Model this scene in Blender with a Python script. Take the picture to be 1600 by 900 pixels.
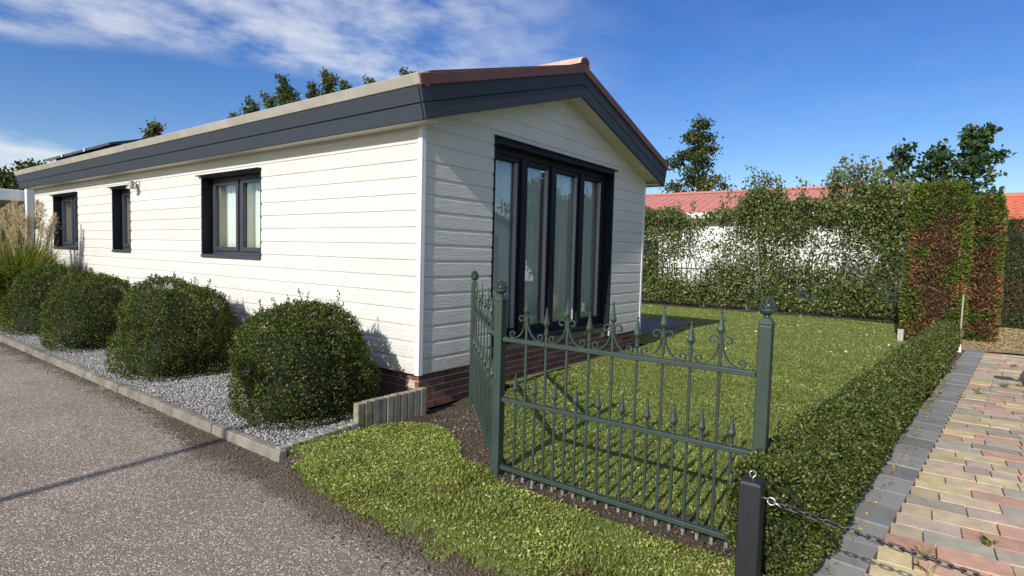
import bpy, math, random
import numpy as np
from mathutils import Vector, Matrix

for o in list(bpy.data.objects):
    bpy.data.objects.remove(o)
scene = bpy.context.scene
COL = scene.collection
R = math.radians

# ------------------------------------------------------------------ camera
CAM = Vector((-3.4726, -3.6282, 1.36))
def cam_axes(yaw, pitch, roll):
    f = Vector((math.cos(yaw)*math.cos(pitch), math.sin(yaw)*math.cos(pitch), -math.sin(pitch)))
    r = f.cross(Vector((0, 0, 1))).normalized()
    u = r.cross(f)
    return r*math.cos(roll)+u*math.sin(roll), -r*math.sin(roll)+u*math.cos(roll), f
ca, cb, cw = cam_axes(R(37.0537), R(3.3684), R(1.4936))
cam_d = bpy.data.cameras.new('camera')
cam_d.sensor_width = 36.0
cam_d.lens = 890.22/1600*36
cam_d.clip_start = 0.05
cam_d.clip_end = 2000
cam = bpy.data.objects.new('camera', cam_d)
COL.objects.link(cam)
cam.matrix_world = Matrix(((ca.x, cb.x, -cw.x, CAM.x), (ca.y, cb.y, -cw.y, CAM.y), (ca.z, cb.z, -cw.z, CAM.z), (0, 0, 0, 1)))
scene.camera = cam

# ------------------------------------------------------------------ light
SUN_EL = R(30.5)
sun_from = Vector((-1, -0.085, 0)).normalized()*math.cos(SUN_EL) + Vector((0, 0, math.sin(SUN_EL)))
sd = bpy.data.lights.new('sun', 'SUN')
sd.energy = 3.8
sd.angle = R(0.53)
sd.color = (1.0, 0.952, 0.88)
sun = bpy.data.objects.new('sun', sd)
COL.objects.link(sun)
sun.rotation_euler = (-sun_from).to_track_quat('-Z', 'Y').to_euler()

world = bpy.data.worlds.new('World')
scene.world = world
world.use_nodes = True
wn = world.node_tree
wn.nodes.clear()
def N(t, typ, **kw):
    n = t.nodes.new(typ)
    for k, v in kw.items():
        setattr(n, k, v)
    return n
def math_node(t, op, a, b=None, c=None, clamp=False):
    n = N(t, 'ShaderNodeMath', operation=op, use_clamp=clamp)
    for i, v in enumerate((a, b, c)):
        if v is None:
            continue
        if isinstance(v, (int, float)):
            n.inputs[i].default_value = v
        else:
            t.links.new(v, n.inputs[i])
    return n.outputs[0]
def sstep(t, x, lo, hi):
    n = N(t, 'ShaderNodeMapRange', interpolation_type='SMOOTHSTEP')
    t.links.new(x, n.inputs[0])
    n.inputs[1].default_value = lo
    n.inputs[2].default_value = hi
    n.inputs[3].default_value = 0
    n.inputs[4].default_value = 1
    return n.outputs[0]
def build_world():
    t = wn
    L = t.links.new
    out = N(t, 'ShaderNodeOutputWorld')
    bg = N(t, 'ShaderNodeBackground')
    bg.inputs[1].default_value = 0.094
    sky = N(t, 'ShaderNodeTexSky', sky_type='NISHITA')
    sky.sun_disc = False
    sky.sun_elevation = SUN_EL
    sky.sun_rotation = math.atan2(sun_from.x, sun_from.y)
    sky.altitude = 0
    sky.air_density = 1.0
    sky.dust_density = 0.5
    sky.ozone_density = 2.5
    hs = N(t, 'ShaderNodeHueSaturation')
    hs.inputs['Saturation'].default_value = 1.36
    hs.inputs['Hue'].default_value = 0.517
    hs.inputs['Value'].default_value = 1.0
    L(sky.outputs[0], hs.inputs['Color'])
    tc = N(t, 'ShaderNodeTexCoord')
    sp = N(t, 'ShaderNodeSeparateXYZ')
    L(tc.outputs['Generated'], sp.inputs[0])
    x, y, z = sp.outputs
    zz = math_node(t, 'ADD', math_node(t, 'MAXIMUM', z, 0.0), 0.1)
    px = math_node(t, 'DIVIDE', x, zz)
    py = math_node(t, 'DIVIDE', y, zz)
    cmb = N(t, 'ShaderNodeCombineXYZ')
    L(px, cmb.inputs[0]); L(py, cmb.inputs[1])
    # high thin cloud sheet
    mp = N(t, 'ShaderNodeMapping')
    mp.inputs['Rotation'].default_value = (0, 0, R(32))
    mp.inputs['Scale'].default_value = (2.4, 2.5, 1)
    mp.inputs['Location'].default_value = (0.3, 0.75, 0)
    L(cmb.outputs[0], mp.inputs[0])
    n1 = N(t, 'ShaderNodeTexNoise')
    n1.inputs['Scale'].default_value = 1.25
    n1.inputs['Detail'].default_value = 9
    n1.inputs['Roughness'].default_value = 0.62
    n1.inputs['Distortion'].default_value = 0.1
    L(mp.outputs[0], n1.inputs['Vector'])
    n2 = N(t, 'ShaderNodeTexNoise')
    n2.inputs['Scale'].default_value = 0.9
    n2.inputs['Detail'].default_value = 4
    L(cmb.outputs[0], n2.inputs['Vector'])
    s = math_node(t, 'ADD', py, math_node(t, 'MULTIPLY', px, 0.55))
    s = math_node(t, 'ADD', s, math_node(t, 'MULTIPLY', math_node(t, 'SUBTRACT', n2.outputs[0], 0.5), 0.5))
    front = sstep(t, s, 3.05, 2.75)
    # clear-sky sector lies to the east; the thin sheet covers the rest, its unseen part added to whiten ambient light
    hl = math_node(t, 'SQRT', math_node(t, 'ADD', math_node(t, 'MULTIPLY', x, x), math_node(t, 'MULTIPLY', y, y)))
    ce = math_node(t, 'DIVIDE', math_node(t, 'ADD', math_node(t, 'MULTIPLY', x, 0.985), math_node(t, 'MULTIPLY', y, -0.174)), math_node(t, 'MAXIMUM', hl, 0.001))
    side = sstep(t, ce, 0.84, 0.52)
    side = math_node(t, 'MULTIPLY_ADD', side, 0.955, 0.045)
    body = sstep(t, n1.outputs[0], 0.26, 0.74)
    up = sstep(t, z, 0.03, 0.2)
    cir = math_node(t, 'MULTIPLY', math_node(t, 'MULTIPLY', front, side), math_node(t, 'MULTIPLY', body, up))
    cir = math_node(t, 'MULTIPLY', cir, 0.68)
    # low cumulus bank to the north-west
    mp2 = N(t, 'ShaderNodeMapping')
    mp2.inputs['Scale'].default_value = (5.0, 5.0, 15)
    L(tc.outputs['Generated'], mp2.inputs[0])
    n3 = N(t, 'ShaderNodeTexNoise')
    n3.inputs['Scale'].default_value = 1.0
    n3.inputs['Detail'].default_value = 8
    n3.inputs['Roughness'].default_value = 0.55
    L(mp2.outputs[0], n3.inputs['Vector'])
    low = math_node(t, 'ADD', z, math_node(t, 'MULTIPLY', math_node(t, 'SUBTRACT', n3.outputs[0], 0.5), 0.10))
    azm = sstep(t, math_node(t, 'DIVIDE', y, math_node(t, 'MAXIMUM', math_node(t, 'ABSOLUTE', x), 0.01)), 1.6, 2.7)
    edge = math_node(t, 'MULTIPLY_ADD', azm, 0.125, 0.02)
    cum = math_node(t, 'MULTIPLY', math_node(t, 'SUBTRACT', edge, low), 38.0, clamp=True)
    cum = math_node(t, 'MULTIPLY', cum, azm)
    cum = math_node(t, 'MULTIPLY', cum, math_node(t, 'MULTIPLY_ADD', n3.outputs[0], 0.5, 0.42), clamp=True)
    tot = math_node(t, 'MAXIMUM', cir, cum)
    shade = math_node(t, 'MULTIPLY_ADD', n3.outputs[0], 0.5, 0.75)
    cc = N(t, 'ShaderNodeMix', data_type='RGBA', blend_type='MULTIPLY')
    cc.inputs[0].default_value = 1
    cc.inputs[6].default_value = (6.9, 7.1, 7.4, 1)
    L(shade, cc.inputs[7])
    mix = N(t, 'ShaderNodeMix', data_type='RGBA')
    L(tot, mix.inputs[0])
    L(hs.outputs[0], mix.inputs[6])
    L(cc.outputs[2], mix.inputs[7])
    L(mix.outputs[2], bg.inputs[0])
    L(bg.outputs[0], out.inputs[0])
build_world()

vs = scene.view_settings
vs.view_transform = 'Standard'
vs.look = 'None'
vs.gamma = 1
vs.exposure = 0.5
vs.use_curve_mapping = False

# ------------------------------------------------------------------ materials
MATS = {}
def ramp(t, fac, cols):
    n = N(t, 'ShaderNodeValToRGB')
    e = n.color_ramp.elements
    while len(e) < len(cols):
        e.new(0.5)
    for i, (p, c) in enumerate(cols):
        e[i].position = p
        e[i].color = (c[0], c[1], c[2], 1)
    t.links.new(fac, n.inputs[0])
    return n.outputs[0]
def noise(t, vec, scale, detail=4, rough=0.55, dist=0.0):
    n = N(t, 'ShaderNodeTexNoise')
    n.inputs['Scale'].default_value = scale
    n.inputs['Detail'].default_value = detail
    n.inputs['Roughness'].default_value = rough
    n.inputs['Distortion'].default_value = dist
    if vec is not None:
        t.links.new(vec, n.inputs['Vector'])
    return n.outputs[0]
def scaled(t, vec, s):
    m = N(t, 'ShaderNodeMapping')
    m.inputs['Scale'].default_value = s
    t.links.new(vec, m.inputs[0])
    return m.outputs[0]
def new_mat(name):
    m = bpy.data.materials.new(name)
    m.use_nodes = True
    t = m.node_tree
    t.nodes.clear()
    o = N(t, 'ShaderNodeOutputMaterial')
    p = N(t, 'ShaderNodeBsdfPrincipled')
    t.links.new(p.outputs[0], o.inputs[0])
    g = N(t, 'ShaderNodeNewGeometry')
    MATS[name] = m
    return m, t, p, g, o
def mulcol(t, col, fac):
    n = N(t, 'ShaderNodeMix', data_type='RGBA', blend_type='MULTIPLY')
    n.inputs[0].default_value = 1
    t.links.new(col, n.inputs[6])
    t.links.new(fac, n.inputs[7])
    return n.outputs[2]
def mixcol(t, fac, a, b):
    n = N(t, 'ShaderNodeMix', data_type='RGBA')
    t.links.new(fac, n.inputs[0])
    for i, v in ((6, a), (7, b)):
        if isinstance(v, tuple):
            n.inputs[i].default_value = (v[0], v[1], v[2], 1)
        else:
            t.links.new(v, n.inputs[i])
    return n.outputs[2]
def bump(t, p, h, strength, dist=0.01):
    b = N(t, 'ShaderNodeBump')
    b.inputs['Strength'].default_value = strength
    b.inputs['Distance'].default_value = dist
    t.links.new(h, b.inputs['Height'])
    t.links.new(b.outputs[0], p.inputs['Normal'])
def mat(name, col, rough=0.6, var=0.15, scale=6.0, bmp=0.0, bscale=60.0, bdist=0.004, metal=0.0, objvar=0.0, dirt=None, dirt_scale=3.0, dirt_lo=0.55, dirt_hi=0.75, stretch=None, spec=0.5):
    m, t, p, g, o = new_mat(name)
    pos = g.outputs['Position']
    if stretch:
        pos = scaled(t, pos, stretch)
    f = noise(t, pos, scale, 5, 0.6)
    a = tuple(max(0, c*(1-var)) for c in col)
    b = tuple(min(1, c*(1+var)) for c in col)
    c = ramp(t, f, [(0.3, a), (0.7, b)])
    if dirt:
        d = sstep(t, noise(t, g.outputs['Position'], dirt_scale, 6, 0.65), dirt_lo, dirt_hi)
        c = mixcol(t, d, c, dirt)
    if objvar:
        oi = N(t, 'ShaderNodeObjectInfo')
        v = math_node(t, 'MULTIPLY_ADD', oi.outputs['Random'], 2*objvar, 1-objvar)
        c = mulcol(t, c, v)
    t.links.new(c, p.inputs['Base Color'])
    p.inputs['Roughness'].default_value = rough
    p.inputs['Metallic'].default_value = metal
    p.inputs['Specular IOR Level'].default_value = spec
    if bmp:
        bump(t, p, noise(t, pos, bscale, 4, 0.6), bmp, bdist)
    return m
def leaf_mat(name, cols, rough=0.45, trans=0.25, clump=1.5, brown=None, brown_scale=1.6, brown_lo=0.5, brown_hi=0.6, heart=None, tint=(1.0, 1.15, 0.35)):
    m, t, p, g, o = new_mat(name)
    c = ramp(t, g.outputs['Random Per Island'], [(i/(len(cols)-1), x) for i, x in enumerate(cols)])
    nz = noise(t, g.outputs['Position'], clump, 3)
    c = mulcol(t, c, math_node(t, 'MULTIPLY_ADD', nz, 1.0, 0.5))
    if brown:
        bf = math_node(t, 'ADD', noise(t, g.outputs['Position'], brown_scale, 4, 0.6), math_node(t, 'MULTIPLY', math_node(t, 'SUBTRACT', g.outputs['Random Per Island'], 0.5), 0.12))
        if heart:
            tco = N(t, 'ShaderNodeTexCoord'); so = N(t, 'ShaderNodeSeparateXYZ')
            t.links.new(tco.outputs['Object'], so.inputs[0])
            side_ = math_node(t, 'MULTIPLY_ADD', math_node(t, 'ABSOLUTE', so.outputs[1]), -0.36, 0.12)
            topz = math_node(t, 'MULTIPLY', sstep(t, so.outputs[2], heart-0.75, heart-0.25), -0.16)
            bf = math_node(t, 'ADD', bf, math_node(t, 'ADD', side_, topz))
        bb = ramp(t, g.outputs['Random Per Island'], [(i/(len(brown)-1), x) for i, x in enumerate(brown)])
        c = mixcol(t, sstep(t, bf, brown_lo, brown_hi), c, bb)
    t.links.new(c, p.inputs['Base Color'])
    p.inputs['Roughness'].default_value = rough
    p.inputs['Specular IOR Level'].default_value = 0.25
    tr = N(t, 'ShaderNodeBsdfTranslucent')
    tm = N(t, 'ShaderNodeMix', data_type='RGBA', blend_type='MULTIPLY')
    tm.inputs[0].default_value = 1
    t.links.new(c, tm.inputs[6])
    tm.inputs[7].default_value = (tint[0]*1.6, tint[1]*1.6, tint[2]*1.6, 1)
    t.links.new(tm.outputs[2], tr.inputs[0])
    ms = N(t, 'ShaderNodeMixShader')
    ms.inputs[0].default_value = trans
    t.links.new(p.outputs[0], ms.inputs[1])
    t.links.new(tr.outputs[0], ms.inputs[2])
    t.links.new(ms.outputs[0], o.inputs[0])
    return m

def siding_mat():
    m, t, p, g, o = new_mat('siding')
    sp = N(t, 'ShaderNodeSeparateXYZ')
    t.links.new(g.outputs['Position'], sp.inputs[0])
    along = math_node(t, 'ADD', sp.outputs[0], sp.outputs[1])
    cm = N(t, 'ShaderNodeCombineXYZ')
    oi = N(t, 'ShaderNodeObjectInfo')
    t.links.new(math_node(t, 'MULTIPLY_ADD', oi.outputs['Random'], 9.0, along), cm.inputs[0])
    t.links.new(sp.outputs[2], cm.inputs[1])
    v = cm.outputs[0]
    grain = noise(t, scaled(t, v, (9, 85, 1)), 1.0, 6, 0.62, 1.4)
    knots = noise(t, scaled(t, v, (2.6, 16, 1)), 1.0, 3, 0.5, 2.2)
    h = math_node(t, 'ADD', math_node(t, 'MULTIPLY', grain, 0.7), knots)
    big = noise(t, g.outputs['Position'], 1.3, 5)
    c = ramp(t, big, [(0.3, (0.605, 0.592, 0.54)), (0.7, (0.65, 0.638, 0.588))])
    streak = sstep(t, noise(t, scaled(t, v, (7, 1.1, 1)), 1.0, 5, 0.65), 0.56, 0.8)
    c = mixcol(t, math_node(t, 'MULTIPLY', streak, 0.28), c, (0.52, 0.495, 0.415))
    c = mulcol(t, c, math_node(t, 'MULTIPLY_ADD', oi.outputs['Random'], 0.09, 0.935))
    c = mulcol(t, c, math_node(t, 'MULTIPLY_ADD', grain, 0.22, 0.89))
    splash = math_node(t, 'MULTIPLY', sstep(t, math_node(t, 'ADD', sp.outputs[2], math_node(t, 'MULTIPLY', noise(t, g.outputs['Position'], 5.0, 6, 0.7), -0.5)), 0.28, 0.02), 0.35)
    c = mixcol(t, splash, c, (0.36, 0.33, 0.27))
    t.links.new(c, p.inputs['Base Color'])
    p.inputs['Roughness'].default_value = 0.5
    p.inputs['Specular IOR Level'].default_value = 0.35
    bump(t, p, h, 0.6, 0.010)
siding_mat()
def asphalt_mat():
    m, t, p, g, o = new_mat('asphalt')
    pos = g.outputs['Position']
    v = N(t, 'ShaderNodeTexVoronoi')
    v.inputs['Scale'].default_value = 150
    v.inputs['Randomness'].default_value = 1
    t.links.new(pos, v.inputs['Vector'])
    sp = N(t, 'ShaderNodeSeparateColor')
    t.links.new(v.outputs['Color'], sp.inputs[0])
    chips = ramp(t, sp.outputs[0], [(0.0, (0.12, 0.099, 0.078)), (0.30, (0.19, 0.156, 0.122)), (0.66, (0.235, 0.193, 0.153)), (0.86, (0.29, 0.243, 0.195)), (0.96, (0.58, 0.525, 0.44))])
    fine = noise(t, pos, 330, 2)
    c = mulcol(t, chips, math_node(t, 'MULTIPLY_ADD', fine, 0.7, 0.65))
    big = noise(t, pos, 0.9, 6, 0.6)
    c = mulcol(t, c, math_node(t, 'MULTIPLY_ADD', big, 0.75, 0.66))
    lanes = noise(t, scaled(t, pos, (1.1, 0.07, 1)), 1.0, 3)
    c = mulcol(t, c, math_node(t, 'MULTIPLY_ADD', lanes, 0.5, 0.75))
    vc = N(t, 'ShaderNodeTexVoronoi', feature='DISTANCE_TO_EDGE')
    vc.inputs['Scale'].default_value = 0.55
    wv = N(t, 'ShaderNodeVectorMath', operation='ADD')
    nv = N(t, 'ShaderNodeTexNoise'); nv.inputs['Scale'].default_value = 2.6; nv.inputs['Detail'].default_value = 8
    t.links.new(pos, nv.inputs['Vector'])
    sv = N(t, 'ShaderNodeVectorMath', operation='SCALE'); sv.inputs['Scale'].default_value = 0.9
    t.links.new(nv.outputs['Color'], sv.inputs[0])
    t.links.new(pos, wv.inputs[0]); t.links.new(sv.outputs[0], wv.inputs[1])
    t.links.new(wv.outputs[0], vc.inputs['Vector'])
    crack = math_node(t, 'MULTIPLY', sstep(t, vc.outputs['Distance'], 0.006, 0.001), sstep(t, noise(t, pos, 0.5, 2), 0.50, 0.62))
    c = mixcol(t, math_node(t, 'MULTIPLY', crack, 0.6), c, (0.06, 0.05, 0.042))
    stain = sstep(t, noise(t, pos, 2.3, 7, 0.7), 0.60, 0.78)
    c = mixcol(t, math_node(t, 'MULTIPLY', stain, 0.35), c, (0.09, 0.078, 0.07))
    sx = N(t, 'ShaderNodeSeparateXYZ')
    t.links.new(pos, sx.inputs[0])
    wob = math_node(t, 'MULTIPLY_ADD', noise(t, pos, 2.2, 6, 0.65), 0.75, -0.36)
    near = sstep(t, sx.outputs[1], 1.9, 0.4)
    ee = math_node(t, 'ADD', math_node(t, 'ADD', sx.outputs[0], wob), math_node(t, 'MULTIPLY', near, 0.16))
    dirt = math_node(t, 'MULTIPLY', sstep(t, ee, -1.62, -1.40), 0.85)
    c = mixcol(t, dirt, c, mulcol(t, chips, ramp(t, fine, [(0, (0.36, 0.34, 0.33)), (1, (0.5, 0.48, 0.46))])))
    t.links.new(c, p.inputs['Base Color'])
    p.inputs['Roughness'].default_value = 0.75
    p.inputs['Specular IOR Level'].default_value = 0.3
    hh = math_node(t, 'ADD', math_node(t, 'SUBTRACT', 0.6, v.outputs['Distance']), math_node(t, 'MULTIPLY', sp.outputs[1], 0.5))
    bump(t, p, hh, 0.65, 0.005)
asphalt_mat()
def ground_mix(name, a, b, scale, c2=None, c2s=2.0, lo=0.5, hi=0.62, bmp=0.6, bscale=45, bdist=0.02):
    m, t, p, g, o = new_mat(name)
    pos = g.outputs['Position']
    c = ramp(t, noise(t, pos, scale, 7, 0.7), [(0.3, a), (0.7, b)])
    if c2:
        c = mixcol(t, sstep(t, noise(t, pos, c2s, 6, 0.65), lo, hi), c, c2)
    t.links.new(c, p.inputs['Base Color'])
    p.inputs['Roughness'].default_value = 0.95
    p.inputs['Specular IOR Level'].default_value = 0.15
    bump(t, p, noise(t, pos, bscale, 6, 0.7), bmp, bdist)
ground_mix('soil', (0.04, 0.03, 0.02), (0.105, 0.082, 0.056), 22, (0.10, 0.11, 0.035), 5.0, 0.62, 0.75)
ground_mix('lawn_turf', (0.10, 0.125, 0.03), (0.19, 0.225, 0.06), 24, (0.24, 0.20, 0.085), 2.2, 0.52, 0.72, 0.9, 70, 0.02)
ground_mix('far_turf', (0.06, 0.09, 0.02), (0.11, 0.14, 0.035), 3)
ground_mix('gravel_base', (0.16, 0.16, 0.155), (0.36, 0.36, 0.35), 60)
ground_mix('wood_chips', (0.22, 0.155, 0.075), (0.46, 0.35, 0.19), 38, (0.5, 0.40, 0.23), 30, 0.5, 0.6, 1.0, 50, 0.03)
ground_mix('joint_sand', (0.07, 0.062, 0.05), (0.15, 0.135, 0.10), 60)
mat('white_trim', (0.70, 0.71, 0.73), 0.4, 0.03)
mat('cream_panel', (0.62, 0.59, 0.49), 0.55, 0.05, 3, 0.1, 120)
mat('fascia_grey', (0.044, 0.053, 0.066), 0.62, 0.12, 1.6, 0.55, 1.0, 0.008, stretch=(14, 14, 70), objvar=0.05, spec=0.2)
mat('frame_dark', (0.009, 0.011, 0.017), 0.5, 0.1, spec=0.22)
mat('frame_grey', (0.038, 0.043, 0.055), 0.4, 0.1)
mat('gutter', (0.36, 0.335, 0.285), 0.6, 0.18, 2.0, 0.15, 80, dirt=(0.30, 0.28, 0.235), dirt_scale=2.2)
mat('roof_brown', (0.125, 0.047, 0.03), 0.55, 0.2, 4, 0.2, 70)
mat('terracotta', (0.50, 0.33, 0.24), 0.7, 0.2, 9, 0.2, 90, objvar=0.1)
mat('brick', (0.165, 0.073, 0.052), 0.85, 0.3, 14, 0.6, 60, 0.006, objvar=0.28, dirt=(0.33, 0.22, 0.17), dirt_scale=14, dirt_lo=0.62)
mat('mortar', (0.46, 0.40, 0.33), 0.95, 0.2, 30, 0.4, 140)
mat('concrete', (0.19, 0.172, 0.14), 0.9, 0.3, 5, 0.6, 70, 0.006, objvar=0.10, dirt=(0.105, 0.095, 0.072), dirt_scale=4.0, dirt_lo=0.46, dirt_hi=0.68)
mat('palisade', (0.25, 0.235, 0.185), 0.9, 0.3, 8, 0.5, 60, 0.006, objvar=0.15, dirt=(0.17, 0.165, 0.075), dirt_scale=7, dirt_lo=0.5, dirt_hi=0.66)
mat('fence_green', (0.029, 0.047, 0.036), 0.45, 0.14, 7, 0.12, 160, 0.002, dirt=(0.075, 0.105, 0.085), dirt_scale=9, dirt_lo=0.62, dirt_hi=0.85)
mat('peg_grey', (0.42, 0.41, 0.38), 0.8, 0.25, 40)
mat('black_wood', (0.014, 0.015, 0.018), 0.5, 0.3, 12, 0.5, 1.0, 0.005, stretch=(60, 60, 5), dirt=(0.10, 0.105, 0.11), dirt_scale=26, dirt_lo=0.66, dirt_hi=0.8)
mat('black_plastic', (0.012, 0.012, 0.014), 0.32, 0.1)
mat('zinc', (0.72, 0.72, 0.70), 0.32, 0.1, metal=0.85)
mat('copper', (0.66, 0.58, 0.52), 0.28, 0.1, metal=0.9)
mat('box_grey', (0.42, 0.46, 0.48), 0.5, 0.05)
mat('solar', (0.012, 0.014, 0.022), 0.15, 0.1)
mat('bark', (0.13, 0.10, 0.07), 0.9, 0.3, 12, 0.8, 30, 0.02)
mat('bark_pale', (0.25, 0.22, 0.17), 0.9, 0.3, 12, 0.8, 30, 0.02)
mat('conifer_core', (0.022, 0.02, 0.012), 0.9, 0.3, 12)  # near-black for the conifers' closed core, imitating shade behind the foliage
mat('shrub_core', (0.010, 0.017, 0.004), 0.95, 0.4, 20)  # filler tone darkened to stand in for shade between the leaves
mat('wood_grey', (0.36, 0.34, 0.30), 0.85, 0.2, 30)
mat('iron_black', (0.012, 0.012, 0.013), 0.5, 0.2)
mat('white_wall', (0.66, 0.66, 0.65), 0.6, 0.04, 2)
mat('roof_red', (0.50, 0.19, 0.16), 0.6, 0.12, 3, 0.1, 60)
mat('tile_red', (0.50, 0.13, 0.065), 0.7, 0.2, 6, 0.3, 40)
mat('terrace_tile', (0.10, 0.10, 0.105), 0.8, 0.18, 6, 0.3, 60, objvar=0.12)
mat('edging_tile', (0.225, 0.225, 0.215), 0.75, 0.22, 5, 0.35, 90, 0.004, objvar=0.22, dirt=(0.13, 0.125, 0.105), dirt_scale=5, dirt_lo=0.48)
mat('curtain', (0.80, 0.80, 0.78), 0.9, 0.03)
mat('curtain_grey', (0.50, 0.54, 0.52), 0.9, 0.05)
mat('inner_beige', (0.50, 0.43, 0.34), 0.6, 0.1)
mat('interior', (0.12, 0.11, 0.10), 0.9, 0.1)
mat('seal_grey', (0.34, 0.34, 0.33), 0.5, 0.05)
mat('clod', (0.105, 0.083, 0.06), 0.95, 0.4, 90, 0.5, 200)
mat('petal', (0.58, 0.56, 0.30), 0.7, 0.05)
PAV = {'paver_red': (0.49, 0.285, 0.20), 'paver_yellow': (0.52, 0.425, 0.235), 'paver_grey': (0.34, 0.305, 0.245), 'paver_mauve': (0.42, 0.325, 0.255), 'paver_sand': (0.48, 0.375, 0.245)}
PDIRT = {'paver_red': (0.40, 0.31, 0.22), 'paver_yellow': (0.40, 0.33, 0.22), 'paver_grey': (0.42, 0.35, 0.25), 'paver_mauve': (0.34, 0.29, 0.24), 'paver_sand': (0.37, 0.31, 0.24)}
for k, c in PAV.items():
    mat(k, c, 0.88, 0.2, 10, 0.5, 90, 0.005, objvar=0.16, dirt=PDIRT[k], dirt_scale=5.5, dirt_lo=0.48, dirt_hi=0.72)

def gravel_mat():
    m, t, p, g, o = new_mat('pebble')
    c = ramp(t, g.outputs['Random Per Island'], [(0, (0.12, 0.118, 0.115)), (0.35, (0.25, 0.247, 0.24)), (0.75, (0.38, 0.375, 0.36)), (1, (0.56, 0.55, 0.52))])
    t.links.new(c, p.inputs['Base Color'])
    p.inputs['Roughness'].default_value = 0.8
gravel_mat()
def glass_mat(name, tint=(0.93, 0.96, 0.95), boost=0.09):
    m, t, p, g, o = new_mat(name)
    t.nodes.remove(p)
    tr = N(t, 'ShaderNodeBsdfTransparent')
    tr.inputs[0].default_value = (tint[0], tint[1], tint[2], 1)
    gl = N(t, 'ShaderNodeBsdfGlossy')
    gl.inputs['Roughness'].default_value = 0.0
    gl.inputs['Color'].default_value = (0.95, 0.97, 1, 1)
    lw = N(t, 'ShaderNodeLayerWeight')
    lw.inputs[0].default_value = 0.5
    f = math_node(t, 'MULTIPLY_ADD', math_node(t, 'POWER', lw.outputs['Facing'], 4.0), 0.8, boost, clamp=True)
    ms = N(t, 'ShaderNodeMixShader')
    t.links.new(f, ms.inputs[0])
    t.links.new(tr.outputs[0], ms.inputs[1])
    t.links.new(gl.outputs[0], ms.inputs[2])
    t.links.new(ms.outputs[0], o.inputs[0])
glass_mat('glass')

leaf_mat('box_leaf', [(0.020, 0.034, 0.007), (0.045, 0.068, 0.012), (0.08, 0.108, 0.022), (0.17, 0.185, 0.05)], 0.5, 0.22, 5.0, brown=[(0.06, 0.05, 0.02), (0.12, 0.09, 0.035)], brown_scale=3.5, brown_lo=0.66, brown_hi=0.76)
leaf_mat('hedge_leaf', [(0.018, 0.032, 0.006), (0.042, 0.066, 0.012), (0.078, 0.108, 0.022), (0.20, 0.20, 0.06)], 0.42, 0.16, 7.0, brown=[(0.10, 0.08, 0.03), (0.20, 0.15, 0.06)], brown_scale=4.0, brown_lo=0.66, brown_hi=0.76)
leaf_mat('beech_leaf', [(0.045, 0.07, 0.02), (0.085, 0.122, 0.033), (0.15, 0.185, 0.06), (0.28, 0.28, 0.12)], 0.36, 0.28, 1.6, brown=[(0.13, 0.10, 0.035), (0.20, 0.14, 0.05)], brown_scale=1.3, brown_lo=0.62, brown_hi=0.74)
leaf_mat('alder_leaf', [(0.022, 0.04, 0.01), (0.045, 0.065, 0.015), (0.09, 0.095, 0.025)], 0.4, 0.25, 0.7, brown=[(0.11, 0.085, 0.02), (0.15, 0.11, 0.03)], brown_scale=0.5, brown_lo=0.55, brown_hi=0.7)
leaf_mat('gum_leaf', [(0.022, 0.05, 0.018), (0.04, 0.075, 0.026), (0.085, 0.125, 0.05)], 0.35, 0.25, 1.0)
leaf_mat('pear_leaf', [(0.04, 0.065, 0.025), (0.075, 0.10, 0.04), (0.16, 0.18, 0.10)], 0.35, 0.25, 1.0)
leaf_mat('thuja_leaf', [(0.045, 0.08, 0.013), (0.095, 0.135, 0.02), (0.17, 0.205, 0.035)], 0.6, 0.15, 3.0, brown=[(0.08, 0.042, 0.02), (0.20, 0.10, 0.048), (0.32, 0.18, 0.09)], brown_scale=2.6, brown_lo=0.49, brown_hi=0.58, heart=2.74)
leaf_mat('conifer_leaf', [(0.03, 0.055, 0.014), (0.055, 0.09, 0.02), (0.10, 0.135, 0.03)], 0.55, 0.15, 1.5, brown=[(0.12, 0.065, 0.03), (0.22, 0.125, 0.055)], brown_scale=1.4, brown_lo=0.49, brown_hi=0.6)
leaf_mat('grass_blade', [(0.125, 0.18, 0.032), (0.20, 0.27, 0.056), (0.285, 0.345, 0.09), (0.44, 0.44, 0.19)], 0.5, 0.3, 1.6, brown=[(0.20, 0.165, 0.06), (0.30, 0.24, 0.10)], brown_scale=1.5, brown_lo=0.58, brown_hi=0.72, tint=(0.95, 1.0, 0.55))
leaf_mat('verge_blade', [(0.12, 0.175, 0.028), (0.22, 0.285, 0.05), (0.335, 0.39, 0.09), (0.52, 0.50, 0.22)], 0.45, 0.3, 2.5, brown=[(0.20, 0.155, 0.06), (0.30, 0.23, 0.10)], brown_scale=2.3, brown_lo=0.60, brown_hi=0.74, tint=(0.95, 1.0, 0.55))
leaf_mat('pampas_leaf', [(0.055, 0.085, 0.014), (0.11, 0.14, 0.026), (0.19, 0.195, 0.05), (0.34, 0.28, 0.12)], 0.5, 0.3, 2.0)
leaf_mat('plume', [(0.36, 0.29, 0.18), (0.48, 0.40, 0.27), (0.58, 0.51, 0.37)], 0.8, 0.35, 3.0, tint=(1, 0.95, 0.75))

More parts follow.
